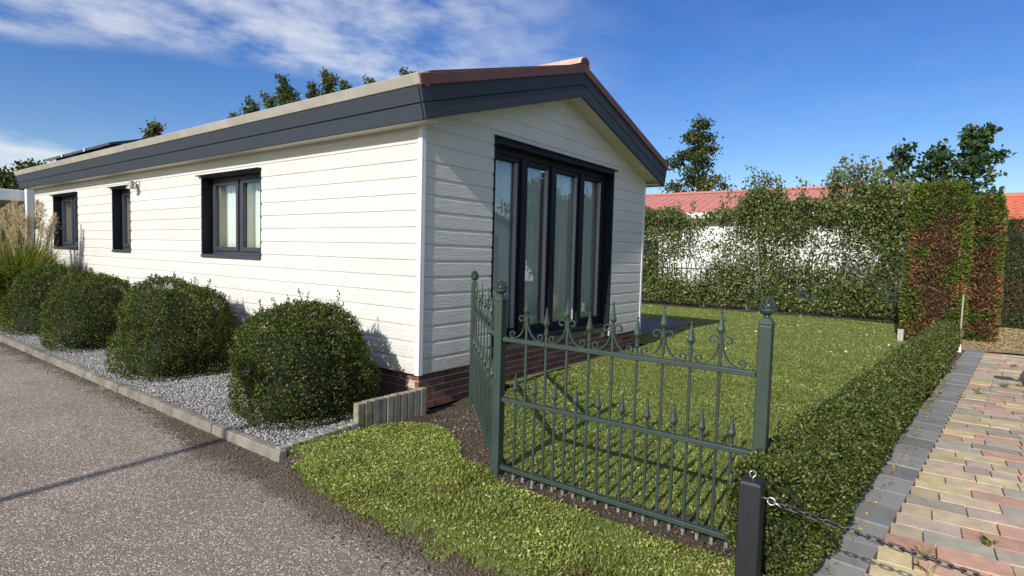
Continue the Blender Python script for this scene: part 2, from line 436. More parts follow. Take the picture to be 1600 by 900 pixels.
# ------------------------------------------------------------------ object helpers
BASE = {}
def tag(o, label=None, cat=None, group=None, kind=None):
    if label: o['label'] = label
    if cat: o['category'] = cat
    if group: o['group'] = group
    if kind: o['kind'] = kind
    return o
def thing(name, loc, label, cat, group=None):
    o = bpy.data.objects.new(name, None)
    o.empty_display_size = 0.2
    COL.objects.link(o)
    o.location = loc
    BASE[o.name] = Vector(loc)
    return tag(o, label, cat, group)
def base_of(p):
    return BASE[p.name] if p is not None else Vector((0, 0, 0))
def link(me, name, parent=None, loc=None, rot=None):
    o = bpy.data.objects.new(name, me)
    COL.objects.link(o)
    b = base_of(parent)
    w = Vector(loc) if loc is not None else b
    o.location = w-b
    BASE[o.name] = w
    if rot is not None:
        o.rotation_euler = rot
    if parent is not None:
        o.parent = parent
    return o
def np_mesh(name, V, F, m, smooth=False):
    me = bpy.data.meshes.new(name)
    V = np.asarray(V, np.float32)
    F = np.asarray(F, np.int32)
    k = F.shape[1]
    me.vertices.add(len(V))
    me.vertices.foreach_set('co', V.ravel())
    me.loops.add(F.size)
    me.loops.foreach_set('vertex_index', F.ravel())
    me.polygons.add(len(F))
    me.polygons.foreach_set('loop_start', np.arange(0, F.size, k, dtype=np.int32))
    me.polygons.foreach_set('loop_total', np.full(len(F), k, np.int32))
    if smooth:
        me.polygons.foreach_set('use_smooth', np.ones(len(F), bool))
    me.materials.append(MATS[m])
    me.update(calc_edges=True)
    return me
class MB:
    def __init__(s):
        s.v = []; s.f = []
    def add(s, V, F):
        k = len(s.v)
        s.v += [tuple(p) for p in V]
        s.f += [tuple(i+k for i in q) for q in F]
        return s
    def box(s, x0, x1, y0, y1, z0, z1):
        return s.hexa([(x0, y0, z0), (x1, y0, z0), (x1, y1, z0), (x0, y1, z0)], [(x0, y0, z1), (x1, y0, z1), (x1, y1, z1), (x0, y1, z1)])
    def hexa(s, lo, hi):
        return s.add(list(lo)+list(hi), [(3, 2, 1, 0), (4, 5, 6, 7), (0, 1, 5, 4), (1, 2, 6, 5), (2, 3, 7, 6), (3, 0, 4, 7)])
    def bbox(s, x0, x1, y0, y1, z0, z1, b):
        # box with chamfered vertical edges and top edge
        a = [(x0, y0, z0), (x1, y0, z0), (x1, y1, z0), (x0, y1, z0)]
        c = [(x0, y0, z1-b), (x1, y0, z1-b), (x1, y1, z1-b), (x0, y1, z1-b)]
        d = [(x0+b, y0+b, z1), (x1-b, y0+b, z1), (x1-b, y1-b, z1), (x0+b, y1-b, z1)]
        k = [(i, (i+1) % 4, 4+(i+1) % 4, 4+i) for i in range(4)]+[(4+i, 4+(i+1) % 4, 8+(i+1) % 4, 8+i) for i in range(4)]
        return s.add(a+c+d, [(3, 2, 1, 0), (8, 9, 10, 11)]+k)
    def prism(s, poly, axis_vec):
        n = len(poly)
        a = [Vector(p) for p in poly]
        b = [p+Vector(axis_vec) for p in a]
        return s.add(a+b, [tuple(range(n))[::-1], tuple(range(n, 2*n))]+[(i, (i+1) % n, n+(i+1) % n, n+i) for i in range(n)])
    def tube(s, pts, rad, n=6, cap=True):
        pts = [Vector(p) for p in pts]
        if not hasattr(rad, '__len__'):
            rad = [rad]*len(pts)
        rings = []
        ref = None
        for i, p in enumerate(pts):
            d = (pts[min(i+1, len(pts)-1)]-pts[max(i-1, 0)])
            d.normalize()
            if ref is None:
                ref = Vector((1, 0, 0)) if abs(d.x) < 0.9 else Vector((0, 1, 0))
            u = (ref-d*ref.dot(d)).normalized()
            ref = u
            w = d.cross(u)
            rings.append([p+(u*math.cos(2*math.pi*j/n)+w*math.sin(2*math.pi*j/n))*rad[i] for j in range(n)])
        V = [q for r in rings for q in r]
        F = [(i*n+j, i*n+(j+1) % n, (i+1)*n+(j+1) % n, (i+1)*n+j) for i in range(len(pts)-1) for j in range(n)]
        if cap:
            F += [tuple(range(n))[::-1], tuple((len(pts)-1)*n+j for j in range(n))]
        return s.add(V, F)
    def lathe(s, prof, c=(0, 0, 0), n=10, phase=0.0):
        V = []
        for r, z in prof:
            V += [(c[0]+r*math.cos(2*math.pi*j/n+phase), c[1]+r*math.sin(2*math.pi*j/n+phase), c[2]+z) for j in range(n)]
        F = [(i*n+j, i*n+(j+1) % n, (i+1)*n+(j+1) % n, (i+1)*n+j) for i in range(len(prof)-1) for j in range(n)]
        F += [tuple(range(n))[::-1], tuple((len(prof)-1)*n+j for j in range(n))]
        return s.add(V, F)
    def mesh(s, name, m, origin=(0, 0, 0), smooth=False):
        me = bpy.data.meshes.new(name)
        o = Vector(origin)
        me.from_pydata([tuple(Vector(p)-o) for p in s.v], [], s.f)
        me.materials.append(MATS[m])
        if smooth:
            me.polygons.foreach_set('use_smooth', np.ones(len(me.polygons), bool))
        me.update()
        return me
    def build(s, name, m, parent=None, smooth=False):
        b = base_of(parent)
        return link(s.mesh(name, m, b, smooth), name, parent, b)
def bevel(o, w=0.004, seg=1, ang=40):
    b = o.modifiers.new('bevel', 'BEVEL')
    b.width = w
    b.segments = seg
    b.limit_method = 'ANGLE'
    b.angle_limit = R(ang)
    return o
def np_obj(name, V, F, m, parent=None, smooth=False):
    b = base_of(parent)
    V = np.asarray(V, np.float32)-np.array(b, np.float32)
    return link(np_mesh(name, V, F, m, smooth), name, parent, b)

def fnoise(P, scale, seed, octs=3):
    # smooth pseudo-noise from random plane waves, about -1..1
    r = np.random.RandomState(seed)
    out = np.zeros(len(P))
    amp = 1.0; tot = 0
    for o in range(octs):
        k = r.normal(size=(7, 3))*scale*(2**o)
        ph = r.uniform(0, 6.28, 7)
        out += amp*np.sin(P@k.T+ph).sum(1)/3.2
        tot += amp
        amp *= 0.55
    return out/tot
def unit(v):
    return v/np.maximum(np.linalg.norm(v, axis=1, keepdims=True), 1e-9)
def leaves(P, D, L, W, rng, fold=0.15):
    # leaf-shaped quads: P base points, D direction, L length, W width
    n = len(P)
    D = unit(D)
    q = unit(np.cross(D, rng.normal(size=(n, 3))))
    nn = np.cross(D, q)
    L = np.broadcast_to(np.asarray(L, float), (n,))[:, None]
    W = np.broadcast_to(np.asarray(W, float), (n,))[:, None]
    V = np.stack([P, P+D*L*0.5+q*W*0.5+nn*L*fold, P+D*L, P+D*L*0.5-q*W*0.5+nn*L*fold], 1).reshape(-1, 3)
    F = np.arange(4*n).reshape(n, 4)
    return V, F
def blades(P, H, W, lean, rng):
    n = len(P)
    az = rng.uniform(0, 2*np.pi, n)
    d = np.stack([np.cos(az), np.sin(az), np.zeros(n)], 1)
    sd_ = np.stack([-np.sin(az), np.cos(az), np.zeros(n)], 1)
    tip = P+d*(lean*H)[:, None]+np.array([0, 0, 1])*(H*np.sqrt(np.maximum(1-lean**2, 0.05)))[:, None]
    mid = P*0.5+tip*0.5+np.array([0, 0, 1])*(H*0.12)[:, None]
    w = sd_*W[:, None]*0.5
    V = np.stack([P-w, P+w, mid+w*0.85, tip, mid-w*0.85], 1).reshape(-1, 3)
    F = np.arange(5*n).reshape(n, 5)
    return V, F
def in_poly(P, poly):
    x, y = P[:, 0], P[:, 1]
    inside = np.zeros(len(P), bool)
    j = len(poly)-1
    for i in range(len(poly)):
        xi, yi = poly[i]; xj, yj = poly[j]
        c = ((yi > y) != (yj > y)) & (x < (xj-xi)*(y-yi)/(yj-yi+1e-12)+xi)
        inside ^= c
        j = i
    return inside
def cat_mesh(parts):
    V = []; F = []; k = 0
    for v, f in parts:
        V.append(v); F.append(f+k); k += len(v)
    return np.concatenate(V), np.concatenate(F)

# ------------------------------------------------------------------ ground, road, lawn
def sheet(name, x0, x1, y0, y1, step, zf, m, keep=None):
    xs = np.arange(x0, x1+step*0.5, step); ys = np.arange(y0, y1+step*0.5, step)
    X, Y = np.meshgrid(xs, ys, indexing='ij')
    P = np.stack([X.ravel(), Y.ravel(), np.zeros(X.size)], 1)
    P[:, 2] = zf(P)
    nx, ny = len(xs), len(ys)
    i, j = np.meshgrid(np.arange(nx-1), np.arange(ny-1), indexing='ij')
    a = (i*ny+j).ravel()
    F = np.stack([a, a+ny, a+ny+1, a+1], 1)
    if keep is not None:
        c = P[F].mean(1)
        F = F[keep(c)]
    used, inv = np.unique(F, return_inverse=True)
    o = np_obj(name, P[used], inv.reshape(-1, 4), m, None, True)
    tag(o, kind='structure')
    return o
mb = MB()
mb.add([(-900, -900, -0.11), (900, -900, -0.11), (900, 900, -0.11), (-900, 900, -0.11)], [(0, 1, 2, 3)])
tag(mb.build('ground', 'far_turf'), kind='structure')
ROAD_Z = -0.072
def road_edge(y):
    return np.interp(y, [-3.4, -2.2, -1.2, -0.6, -0.1, 0.0, 20], [-1.72, -1.70, -1.66, -1.60, -1.46, -1.38, -1.38])
sheet('road', -8.3, -1.3, -40, 60, 0.5, lambda P: np.full(len(P), ROAD_Z), 'asphalt')

VERGE = [(-1.40, -0.12), (-1.52, -0.55), (-1.55, -0.9), (-1.58, -1.23), (-1.61, -1.53), (-1.62, -1.81), (-1.64, -2.05), (-1.63, -2.4), (-1.62, -3.3), (-0.98, -3.3), (-0.86, -3.0), (-0.85, -2.2), (-0.83, -1.55), (-0.75, -1.44), (-0.70, -1.14), (-0.47, -0.92), (-0.24, -0.53), (-0.34, -0.27), (-0.62, -0.17)]
P1 = Vector((0.478, -0.215, 0)); P2 = Vector((-0.73, -1.475, 0)); P3 = Vector((-0.73, -3.005, 0))
def verge_z(P):
    x, y = P[:, 0], P[:, 1]
    e = road_edge(y)
    Q = np.stack([x, y, 0*x], 1)
    rough = fnoise(Q, 9, 3, 3)*0.012
    t = np.clip((x-e+0.02)/0.30, 0, 1)
    t = t*t*(3-2*t)
    z = -0.088+t*(0.078)+rough*np.clip(t*2, 0.25, 1)
    # hollow of bare soil beside the house corner
    d = np.hypot(x-0.15, y+0.2)
    z -= 0.055*np.exp(-(d/0.45)**2)
    return z
sheet('verge_soil', -1.95, 0.75, -3.45, -0.02, 0.03, verge_z, 'soil', lambda c: (c[:, 1] > -3.14) | (c[:, 0] < -0.95))
sheet('verge_turf', -1.9, 0.0, -3.42, -0.1, 0.03, lambda P: verge_z(P)+0.005, 'lawn_turf', lambda c: in_poly(c, VERGE) & (c[:, 0]-road_edge(c[:, 1])+fnoise(c*np.array([1, 1, 0]), 14, 9, 2)*0.10 > 0.12) & (fnoise(c*np.array([1, 1, 0]), 6, 19, 3) > -0.45))
# drive frame
DU = Vector((8.03, -0.72, 0)).normalized(); DN = Vector((DU.y, -DU.x, 0)); DO = Vector((-0.57, -3.44, 0))
def hedge_y(x):
    return -3.12-(x+0.5)*0.0735
def lawn_z(P):
    Q = np.stack([P[:, 0], P[:, 1], 0*P[:, 0]], 1)
    z = fnoise(Q, 1.3, 11, 3)*0.012+0.006
    x, y = P[:, 0], P[:, 1]
    z -= 0.05*np.exp(-np.clip(x+0.66, 0, 9)/0.08)
    return z
LAWN_POLY = [(-0.66, -1.52), (0.62, -0.36), (1.2, -0.2), (1.25, -0.04), (4.6, -0.04), (4.9, -0.04), (4.9, 12), (13.6, 12), (13.6, -4.2), (9.0, -3.75), (7.8, -3.62), (-0.66, -3.05)]
sheet('lawn', -0.70, 13.6, -4.3, 12, 0.1, lawn_z, 'lawn_turf', lambda c: in_poly(c, LAWN_POLY))
rng = np.random.RandomState(5)
def scatter(poly, n, rg):
    pts = []
    a = np.array(poly)
    lo, hi = a.min(0), a.max(0)
    out = np.zeros((0, 2))
    while len(out) < n:
        p = rg.uniform(lo, hi, size=(n*2, 2))
        p = p[in_poly(p, poly)]
        out = np.concatenate([out, p])
    return out[:n]
def TERR(c):
    return (c[:, 0] > 4.6) & (c[:, 0] < 8.5) & (c[:, 1] > 0.48)
# verge grass: blades and broad weed leaves
def verge_grass():
    p = scatter(VERGE, 66000, rng)
    P = np.stack([p[:, 0], p[:, 1], 0*p[:, 0]], 1)
    nz = fnoise(P, 3.5, 8, 3)
    edge = fnoise(P, 14, 9, 2)
    e = p[:, 0]-road_edge(p[:, 1])
    keep = (rng.uniform(-0.9, 0.9, len(p)) < nz+0.75) & (e+edge*0.10 > 0.09)
    P = P[keep]
    P[:, 2] = verge_z(P)-0.004
    n = len(P)
    e = e[keep]
    H = rng.uniform(0.014, 0.036, n)*(1+0.45*fnoise(P, 4, 10, 2))
    V1 = blades(P, H, rng.uniform(0.0026, 0.005, n), rng.uniform(0.45, 0.985, n), rng)
    np_o = np_obj('verge_grass', V1[0], V1[1], 'verge_blade')
    tag(np_o, 'short bright green grass on the verge in front of the iron fence', 'grass', kind='stuff')
    q = scatter(VERGE, 36000, rng)
    Q = np.stack([q[:, 0], q[:, 1], 0*q[:, 0]], 1)
    k = (fnoise(Q, 2.6, 21, 3)+rng.normal(size=len(Q))*0.3 > -0.2) & (q[:, 0]-road_edge(q[:, 1])+fnoise(Q, 14, 9, 2)*0.09 > 0.10)
    Q = Q[k]
    Q[:, 2] = verge_z(Q)+rng.uniform(0.006, 0.026, len(Q))
    n = len(Q)
    az = rng.uniform(0, 6.28, n)
    D = np.stack([np.cos(az), np.sin(az), rng.uniform(-0.1, 0.9, n)], 1)
    L = rng.uniform(0.007, 0.021, n)
    V, F = leaves(Q, D, L, L*rng.uniform(0.4, 0.8, n), rng, 0.1)
    tag(np_obj('verge_weeds', V, F, 'verge_blade'), 'small broad weed leaves growing through the verge grass', 'weeds', kind='stuff')
verge_grass()
def lawn_grass():
    parts = []
    near = [(-0.60, -1.50), (0.66, -0.36), (1.25, -0.16), (4.6, -0.06), (5.2, -0.06), (5.2, -3.45), (-0.60, -3.0)]
    p = scatter(near, 125000, rng)
    P = np.stack([p[:, 0], p[:, 1], 0*p[:, 0]], 1)
    dry = fnoise(P, 1.8, 31, 3)
    house = np.clip((-p[:, 1]-0.02)/0.45, 0, 1)
    k = rng.uniform(-1.6, 0.5, len(p)) < dry*0.7+house-0.3
    P = P[k]
    P[:, 2] = lawn_z(P)-0.003
    n = len(P)
    parts.append(blades(P, rng.uniform(0.012, 0.032, n), rng.uniform(0.003, 0.006, n), rng.uniform(0.5, 0.99, n), rng))
    far = [(5.0, -3.5), (5.0, -0.15), (4.75, 0.2), (4.75, 6), (13.2, 6), (13.2, -3.9), (8.2, -3.6)]
    p = scatter(far, 80000, rng)
    P = np.stack([p[:, 0], p[:, 1], 0*p[:, 0]], 1)
    P = P[~TERR(P)]
    P[:, 2] = lawn_z(P)-0.004
    n = len(P)
    parts.append(blades(P, rng.uniform(0.016, 0.036, n), rng.uniform(0.007, 0.014, n), rng.uniform(0.5, 0.98, n), rng))
    V, F = cat_mesh(parts)
    tag(np_obj('lawn_grass', V, F, 'grass_blade'), 'mown green lawn behind the iron fence', 'grass', kind='stuff')
    q = scatter(near, 11000, rng)
    Q = np.stack([q[:, 0], q[:, 1], 0*q[:, 0]], 1)
    Q = Q[fnoise(Q, 1.7, 41, 3) > -0.1]
    Q[:, 2] = lawn_z(Q)+rng.uniform(0.004, 0.02, len(Q))
    n = len(Q)
    az = rng.uniform(0, 6.28, n)
    D = np.stack([np.cos(az), np.sin(az), rng.uniform(-0.1, 0.6, n)], 1)
    L = rng.uniform(0.012, 0.028, n)
    V, F = leaves(Q, D, L, L*0.6, rng, 0.1)
    tag(np_obj('lawn_clover', V, F, 'grass_blade'), 'clover and small weed leaves scattered through the lawn', 'weeds', kind='stuff')
    q = scatter([(4.7, -3.2), (4.7, -0.3), (9.5, 0.0), (12.2, 4), (12.2, -3)], 60, rng)
    Q = np.stack([q[:, 0], q[:, 1], 0*q[:, 0]], 1)
    Q[:, 2] = lawn_z(Q)+0.035
    az = rng.uniform(0, 6.28, len(Q))
    D = np.stack([np.cos(az), np.sin(az), rng.uniform(0.0, 0.5, len(Q))], 1)
    L = rng.uniform(0.025, 0.06, len(Q))
    V, F = leaves(Q, D, L, L*0.7, rng, 0.1)
    tag(np_obj('fallen_leaves', V, F, 'petal'), 'pale fallen leaves lying on the far lawn', 'leaves', kind='stuff')
lawn_grass()
# stones
def pebbles(P, S, rg, flat=0.6):
    # low octahedron-like stones
    o = np.array([(1, 0, 0), (0.3, 0.9, 0.1), (-0.8, 0.6, 0), (-0.9, -0.5, 0.1), (0.2, -1, 0), (0.2, 0.1, 1), (-0.1, -0.1, -0.8)], float)
    f = np.array([(0, 1, 5), (1, 2, 5), (2, 3, 5), (3, 4, 5), (4, 0, 5), (1, 0, 6), (2, 1, 6), (3, 2, 6), (4, 3, 6), (0, 4, 6)])
    n = len(P)
    az = rg.uniform(0, 6.28, n)
    c, s_ = np.cos(az), np.sin(az)
    q = o[None]*(1+rg.normal(size=(n, 7, 3))*0.18)
    q[:, :, 2] *= flat
    q[:, :, 1] *= rg.uniform(0.55, 1, n)[:, None]
    tx = rg.normal(size=n)*0.35
    q[:, :, 2] += q[:, :, 0]*tx[:, None]
    x = q[:, :, 0]*c[:, None]-q[:, :, 1]*s_[:, None]
    y = q[:, :, 0]*s_[:, None]+q[:, :, 1]*c[:, None]
    V = np.stack([x, y, q[:, :, 2]], 2)*S[:, None, None]+P[:, None, :]
    F = f[None]+7*np.arange(n)[:, None, None]
    return V.reshape(-1, 3), F.reshape(-1, 3)
def gravel():
    sheet('gravel_bed', -1.365, 0.06, -0.08, 11.6, 0.12, lambda P: -0.035+fnoise(P, 3, 6, 2)*0.008, 'gravel_base')
    p = np.concatenate([np.stack([rng.uniform(-1.345, 0.03, 30000), rng.uniform(-0.06, 4.2, 30000)], 1), np.stack([rng.uniform(-1.345, -0.5, 7500), rng.uniform(4.2, 10.5, 7500)], 1)])
    P = np.stack([p[:, 0], p[:, 1], 0*p[:, 0]], 1)
    P[:, 2] = -0.028+fnoise(P*np.array([1, 1, 0]), 3, 6, 2)*0.008+rng.uniform(0, 0.012, len(P))
    V, F = pebbles(P, rng.uniform(0.0055, 0.0125, len(P)), rng)
    tag(np_obj('gravel', V, F, 'pebble'), 'light grey gravel in the bed around the round shrubs', 'gravel', kind='stuff')
    poly = [(-0.2, -0.5), (-0.05, -0.15), (0.42, -0.12), (0.40, -0.3), (-0.75, -1.5), (-0.7, -1.1), (-0.46, -0.9)]
    p = scatter(poly, 900, rng)
    p = np.concatenate([p, np.stack([rng.uniform(-0.85, -0.6, 420), rng.uniform(-3.0, -1.5, 420)], 1)])
    yy = rng.uniform(-3.3, -0.15, 5200)
    p = np.concatenate([p, np.stack([road_edge(yy)+rng.normal(size=5200)*0.08+0.06, yy], 1)])
    P = np.stack([p[:, 0], p[:, 1], 0*p[:, 0]], 1)
    P[:, 2] = np.maximum(verge_z(P), ROAD_Z-0.002)+0.002
    V, F = pebbles(P, rng.uniform(0.003, 0.012, len(P))**1.0, rng, 0.7)
    tag(np_obj('soil_clods', V, F, 'clod'), 'loose clods of brown soil beside the fence and the road edge', 'soil', kind='stuff')
    p = np.stack([rng.uniform(-0.3, 0.45, 26), rng.uniform(-0.95, -0.15, 26)], 1)
    P = np.stack([p[:, 0], p[:, 1], 0*p[:, 0]], 1)
    P[:, 2] = verge_z(P)+0.006
    V, F = pebbles(P, rng.uniform(0.008, 0.02, 26), rng, 0.7)
    tag(np_obj('loose_stones', V, F, 'concrete'), 'pale stones lying on the bare soil by the house corner', 'stones', kind='stuff')
    # grit washed against the kerb on the road
    yy = np.concatenate([rng.uniform(-0.3, 1.4, 2600), rng.uniform(1.4, 7, 1800)])
    xx = -1.42-np.abs(rng.normal(size=len(yy)))*np.interp(yy, [-0.3, 0.4, 1.4, 7], [0.14, 0.13, 0.09, 0.10])
    P = np.stack([xx, yy, np.full(len(yy), ROAD_Z+0.002)], 1)
    V, F = pebbles(P, rng.uniform(0.003, 0.009, len(P)), rng, 0.6)
    tag(np_obj('road_grit', V, F, 'clod'), 'dark grit collected along the foot of the kerb', 'grit', kind='stuff')
gravel()
# kerb
kerb = MB().box(-1.41, -1.36, -0.14, 13.9, -0.12, -0.02).build('kerb', 'concrete')
tag(kerb, kind='structure')
for i in range(15):
    y0 = -0.16+i*0.94
    rr = random.Random(i)
    dx = rr.uniform(-0.006, 0.006)
    o = bevel(MB().hexa([(-1.425+dx, y0, -0.115), (-1.355+dx, y0, -0.115), (-1.355, y0+0.932, -0.115), (-1.425, y0+0.932, -0.115)], [(-1.415+dx, y0, rr.uniform(-0.004, 0.006)), (-1.357+dx, y0, 0.004), (-1.357, y0+0.932, 0.002), (-1.415, y0+0.932, rr.uniform(-0.006, 0.004))]).build('kerb_stone', 'concrete', kerb), 0.008, 2)

# ------------------------------------------------------------------ chalet
HW, HL = 4.539, 11.246
ZS = 0.278; PITCH = 0.1445
house = thing('chalet', (0, 0, 0), 'cream weatherboard chalet with dark grey fascia and brown roof edge', 'house')
DOOR = (0.964, 3.551, 0.40, 2.52)
WINS = [(2.577, 4.028, 1.236, 2.251), (6.335, 7.093, 1.246, 2.255), (8.716, 10.123, 1.254, 2.258)]
def rects_around(a0, a1, z0, z1, holes):
    # split rectangle a0..a1 x z0..z1 around holes
    cuts = sorted({a0, a1} | {h for H in holes for h in H[:2] if a0 < h < a1})
    res = []
    for s, e in zip(cuts, cuts[1:]):
        m = (s+e)/2
        hs = [H for H in holes if H[0] < m < H[1]]
        if not hs:
            res.append((s, e, z0, z1))
            continue
        H = hs[0]
        if H[2] > z0:
            res.append((s, e, z0, min(z1, H[2])))
        if H[3] < z1:
            res.append((s, e, max(z0, H[3]), z1))
    out = []
    for r in res:
        if r[3]-r[2] < 0.002: continue
        if out and abs(out[-1][1]-r[0]) < 1e-6 and out[-1][2:] == r[2:]:
            out[-1] = (out[-1][0],)+out[-1][1:]
            out[-1] = (out[-1][0], r[1], r[2], r[3])
        else:
            out.append(r)
    return out
PROF = [(0.0, 0.0), (0.0095, 0.0), (0.0135, 0.005), (0.0135, 0.114), (0.0085, 0.119), (0.0085, 0.127), (0.0055, 0.129), (0.0055, PITCH), (0.0, PITCH)]
def clip_prof(z0, z1):
    # clip the profile (d,z) to z0..z1
    def lerp(a, b, z):
        t = (z-a[1])/(b[1]-a[1])
        return (a[0]+(b[0]-a[0])*t, z)
    face = PROF[1:-1]
    pts = []
    for a, b in zip(face, face[1:]):
        for p, q in ((a, b),):
            if z0 <= p[1] <= z1: pts.append(p)
            for zc in (z0, z1):
                if min(p[1], q[1]) < zc < max(p[1], q[1]):
                    pts.append(lerp(p, q, zc))
    if z0 <= face[-1][1] <= z1: pts.append(face[-1])
    pts = sorted(set(pts), key=lambda p: (p[1], -p[0] if p[1] == 0 else 0))
    return [(0.0, pts[0][1])]+pts+[(0.0, pts[-1][1])]
def board_piece(mb, side, a0, a1, zr, z0, z1):
    pr = clip_prof(max(0, z0-zr), min(PITCH, z1-zr))
    if side == 'long':
        poly = [(-d, a0, zr+z) for d, z in pr]
        mb.prism(poly[::-1], (0, a1-a0, 0))
    else:
        poly = [(a0, -d, zr+z) for d, z in pr]
        mb.prism(poly, (a1-a0, 0, 0))
wall_l = MB()
for r in rects_around(0.10, HL, ZS, 2.60, WINS):
    wall_l.box(0.001, 0.099, r[0], r[1], r[2], r[3])
wall_l = wall_l.build('side_wall', 'interior', house)
wall_g = MB()
for r in rects_around(0.001, HW, ZS, 2.62, [(DOOR[0], DOOR[1], 0.2, DOOR[3])]):
    wall_g.box(r[0], r[1], 0.001, 0.099, r[2], r[3])
wall_g.prism([(0.3, 0.001, 2.621), (HW-0.3, 0.001, 2.621), (HW/2, 0.001, 3.2)], (0, 0.098, 0))
wall_g = wall_g.build('gable_wall', 'interior', house)
MB().box(HW-0.1, HW-0.001, 0.1, HL, 0, 2.6).build('rear_side_wall', 'cream_panel', house)
MB().box(0.1, HW-0.1, HL-0.1, HL-0.001, 0, 2.6).build('end_wall', 'cream_panel', house)
MB().box(0.1, HW-0.1, 0.1, HL-0.1, 0.2, 0.3).build('floor_slab', 'interior', house)
def roof_line(x):   # soffit height
    return 3.175-abs(x-2.27)*0.3029
for k in range(16):
    zr = ZS+k*PITCH
    zt = min(zr+PITCH, 2.56)
    if zt-zr > 0.03:
        for s, e in ((0.03, 4.03), (4.033, 8.05), (8.053, HL)):
            for r in rects_around(s, e, zr, zt, WINS):
                mb = MB()
                board_piece(mb, 'long', r[0], r[1], zr, r[2], r[3])
                mb.build('siding_board', 'siding', wall_l)
for k in range(21):
    zr = ZS+k*PITCH
    zt = zr+PITCH
    half = min(HW/2, (3.215-zr)/0.3029)
    if half < 0.15: continue
    lo, hi = max(0.03, HW/2-half), min(HW-0.03, HW/2+half)
    spans = [(lo, hi)] if zr < 2.4 else [(lo, HW/2-0.0015), (HW/2+0.0015, hi)]
    for s, e in spans:
        for r in rects_around(s, e, zr, zt, [(DOOR[0], DOOR[1], 0.2, DOOR[3])]):
            mb = MB()
            board_piece(mb, 'gable', r[0], r[1], zr, r[2], r[3])
            mb.build('siding_board', 'siding', wall_g)
# corner trims
t = MB()
t.box(-0.024, 0.0005, -0.024, 0.030, ZS-0.004, 2.62)
t.box(0.001, 0.029, -0.024, 0.0005, ZS-0.004, 2.62)
bevel(t.build('corner_trim', 'white_trim', house), 0.003)
bevel(MB().box(HW-0.029, HW+0.02, -0.021, 0.02, ZS-0.004, 2.62).build('corner_trim', 'white_trim', house), 0.003)
bevel(MB().box(-0.021, 0.02, HL-0.001, HL+0.03, ZS-0.004, 2.62).build('corner_trim', 'white_trim', house), 0.003)
# brick plinth
pl = MB()
pl.box(0.052, HW-0.052, 0.0495, 0.13, -0.06, 0.40)
pl.box(0.052, 0.13, 0.131, HL-0.05, -0.06, 0.275)
plinth = pl.build('plinth', 'mortar', house)
BL, BH, BP, BC = 0.208, 0.055, 0.219, 0.0665
bm_full = MB().box(0, BL, 0, 0.05, 0, BH).mesh('brick', 'brick')
bm_half = MB().box(0, 0.0985, 0, 0.05, 0, BH).mesh('brick', 'brick')
for row in range(7):
    z = -0.055+row*BC
    off = 0 if row % 2 == 0 else -BP/2
    x = 0.045+off
    while x < HW-0.1:
        full = True; xx = x
        if x < 0.04:
            full = False; xx = x+BP/2
        top = z+BH
        inside = DOOR[0]+0.0 <= xx and xx+BL <= DOOR[1]
        if top <= 0.29 or (top <= 0.405 and inside):
            o = link(bm_full if full else bm_half, 'brick', plinth, (xx, 0.044+random.Random(int(xx*1000)+row).uniform(-0.002, 0.002), z))
            if row == 6 and not inside: pass
        x += BP
    if row < 5:
        y = 0.10+(BP/2 if row % 2 else 0)
        first = row % 2 == 0
        while y < 2.6:
            o = link(bm_full, 'brick', plinth, (0.094, y, z), (0, 0, math.pi/2))
            y += BP
# fascia, gutter, soffit, roof
YF = -0.24
YB = HL+0.30
def slanted(p, q, z):
    return p+(q-p)*z
def eave_pt(f, right=False):
    # f=0 fascia bottom, 1 fascia top, >1 gutter top
    x = -0.19-0.07*f; z = 2.43+0.255*f
    if right: x = HW-x
    return x, z
fas = [(0.0, 0.485), (0.515, 1.0)]
seams = [YF+0.033, 3.75, 7.6, YB]
for right in (False, True):
    sg = 1 if right else -1
    for a, b in fas:
        for s, e in zip(seams, seams[1:]):
            (x0, z0), (x1, z1) = eave_pt(a, right), eave_pt(b, right)
            d = -sg*0.02
            o = MB().hexa([(x0, s+0.0015, z0), (x0+d, s+0.0015, z0+0.002), (x0+d, e-0.0015, z0+0.002), (x0, e-0.0015, z0)], [(x1, s+0.0015, z1), (x1+d, s+0.0015, z1+0.002), (x1+d, e-0.0015, z1+0.002), (x1, e-0.0015, z1)]).build('fascia_board', 'fascia_grey', house)
            bevel(o, 0.004)
    # backing strip seen in the groove between the two boards
    (x0, z0), (x1, z1) = eave_pt(0.02, right), eave_pt(0.98, right)
    d = -sg*0.012; d2 = -sg*0.03
    MB().hexa([(x0+d, YF+0.03, z0), (x0+d2, YF+0.03, z0), (x0+d2, YB, z0), (x0+d, YB, z0)], [(x1+d, YF+0.03, z1), (x1+d2, YF+0.03, z1), (x1+d2, YB, z1), (x1+d, YB, z1)]).build('fascia_backing', 'frame_dark', house)
    (x0, z0), (x1, z1) = eave_pt(1.03, right), eave_pt(1.36, right)
    gy0 = [YF-0.004, 2.3, 5.4, 8.5, YB]
    for s, e in zip(gy0, gy0[1:]):
        o = MB().hexa([(x0-0*sg, s, z0), (x0-sg*0.10, s, z0), (x0-sg*0.10, e-0.003, z0), (x0, e-0.003, z0)], [(x1+sg*0.01, s, z1), (x1-sg*0.10, s, z1+0.01), (x1-sg*0.10, e-0.003, z1+0.01), (x1+sg*0.01, e-0.003, z1)]).build('gutter', 'gutter', house)
        bevel(o, 0.006, 2)
    # eave soffit
    xs = 0.0 if not right else HW
    x0, z0 = eave_pt(0.06, right)
    MB().box(min(xs, x0)+0.024*(not right), max(xs, x0)-0.024*right, YF+0.05, YB-0.02, 2.44, 2.455).build('eave_soffit', 'cream_panel', house)
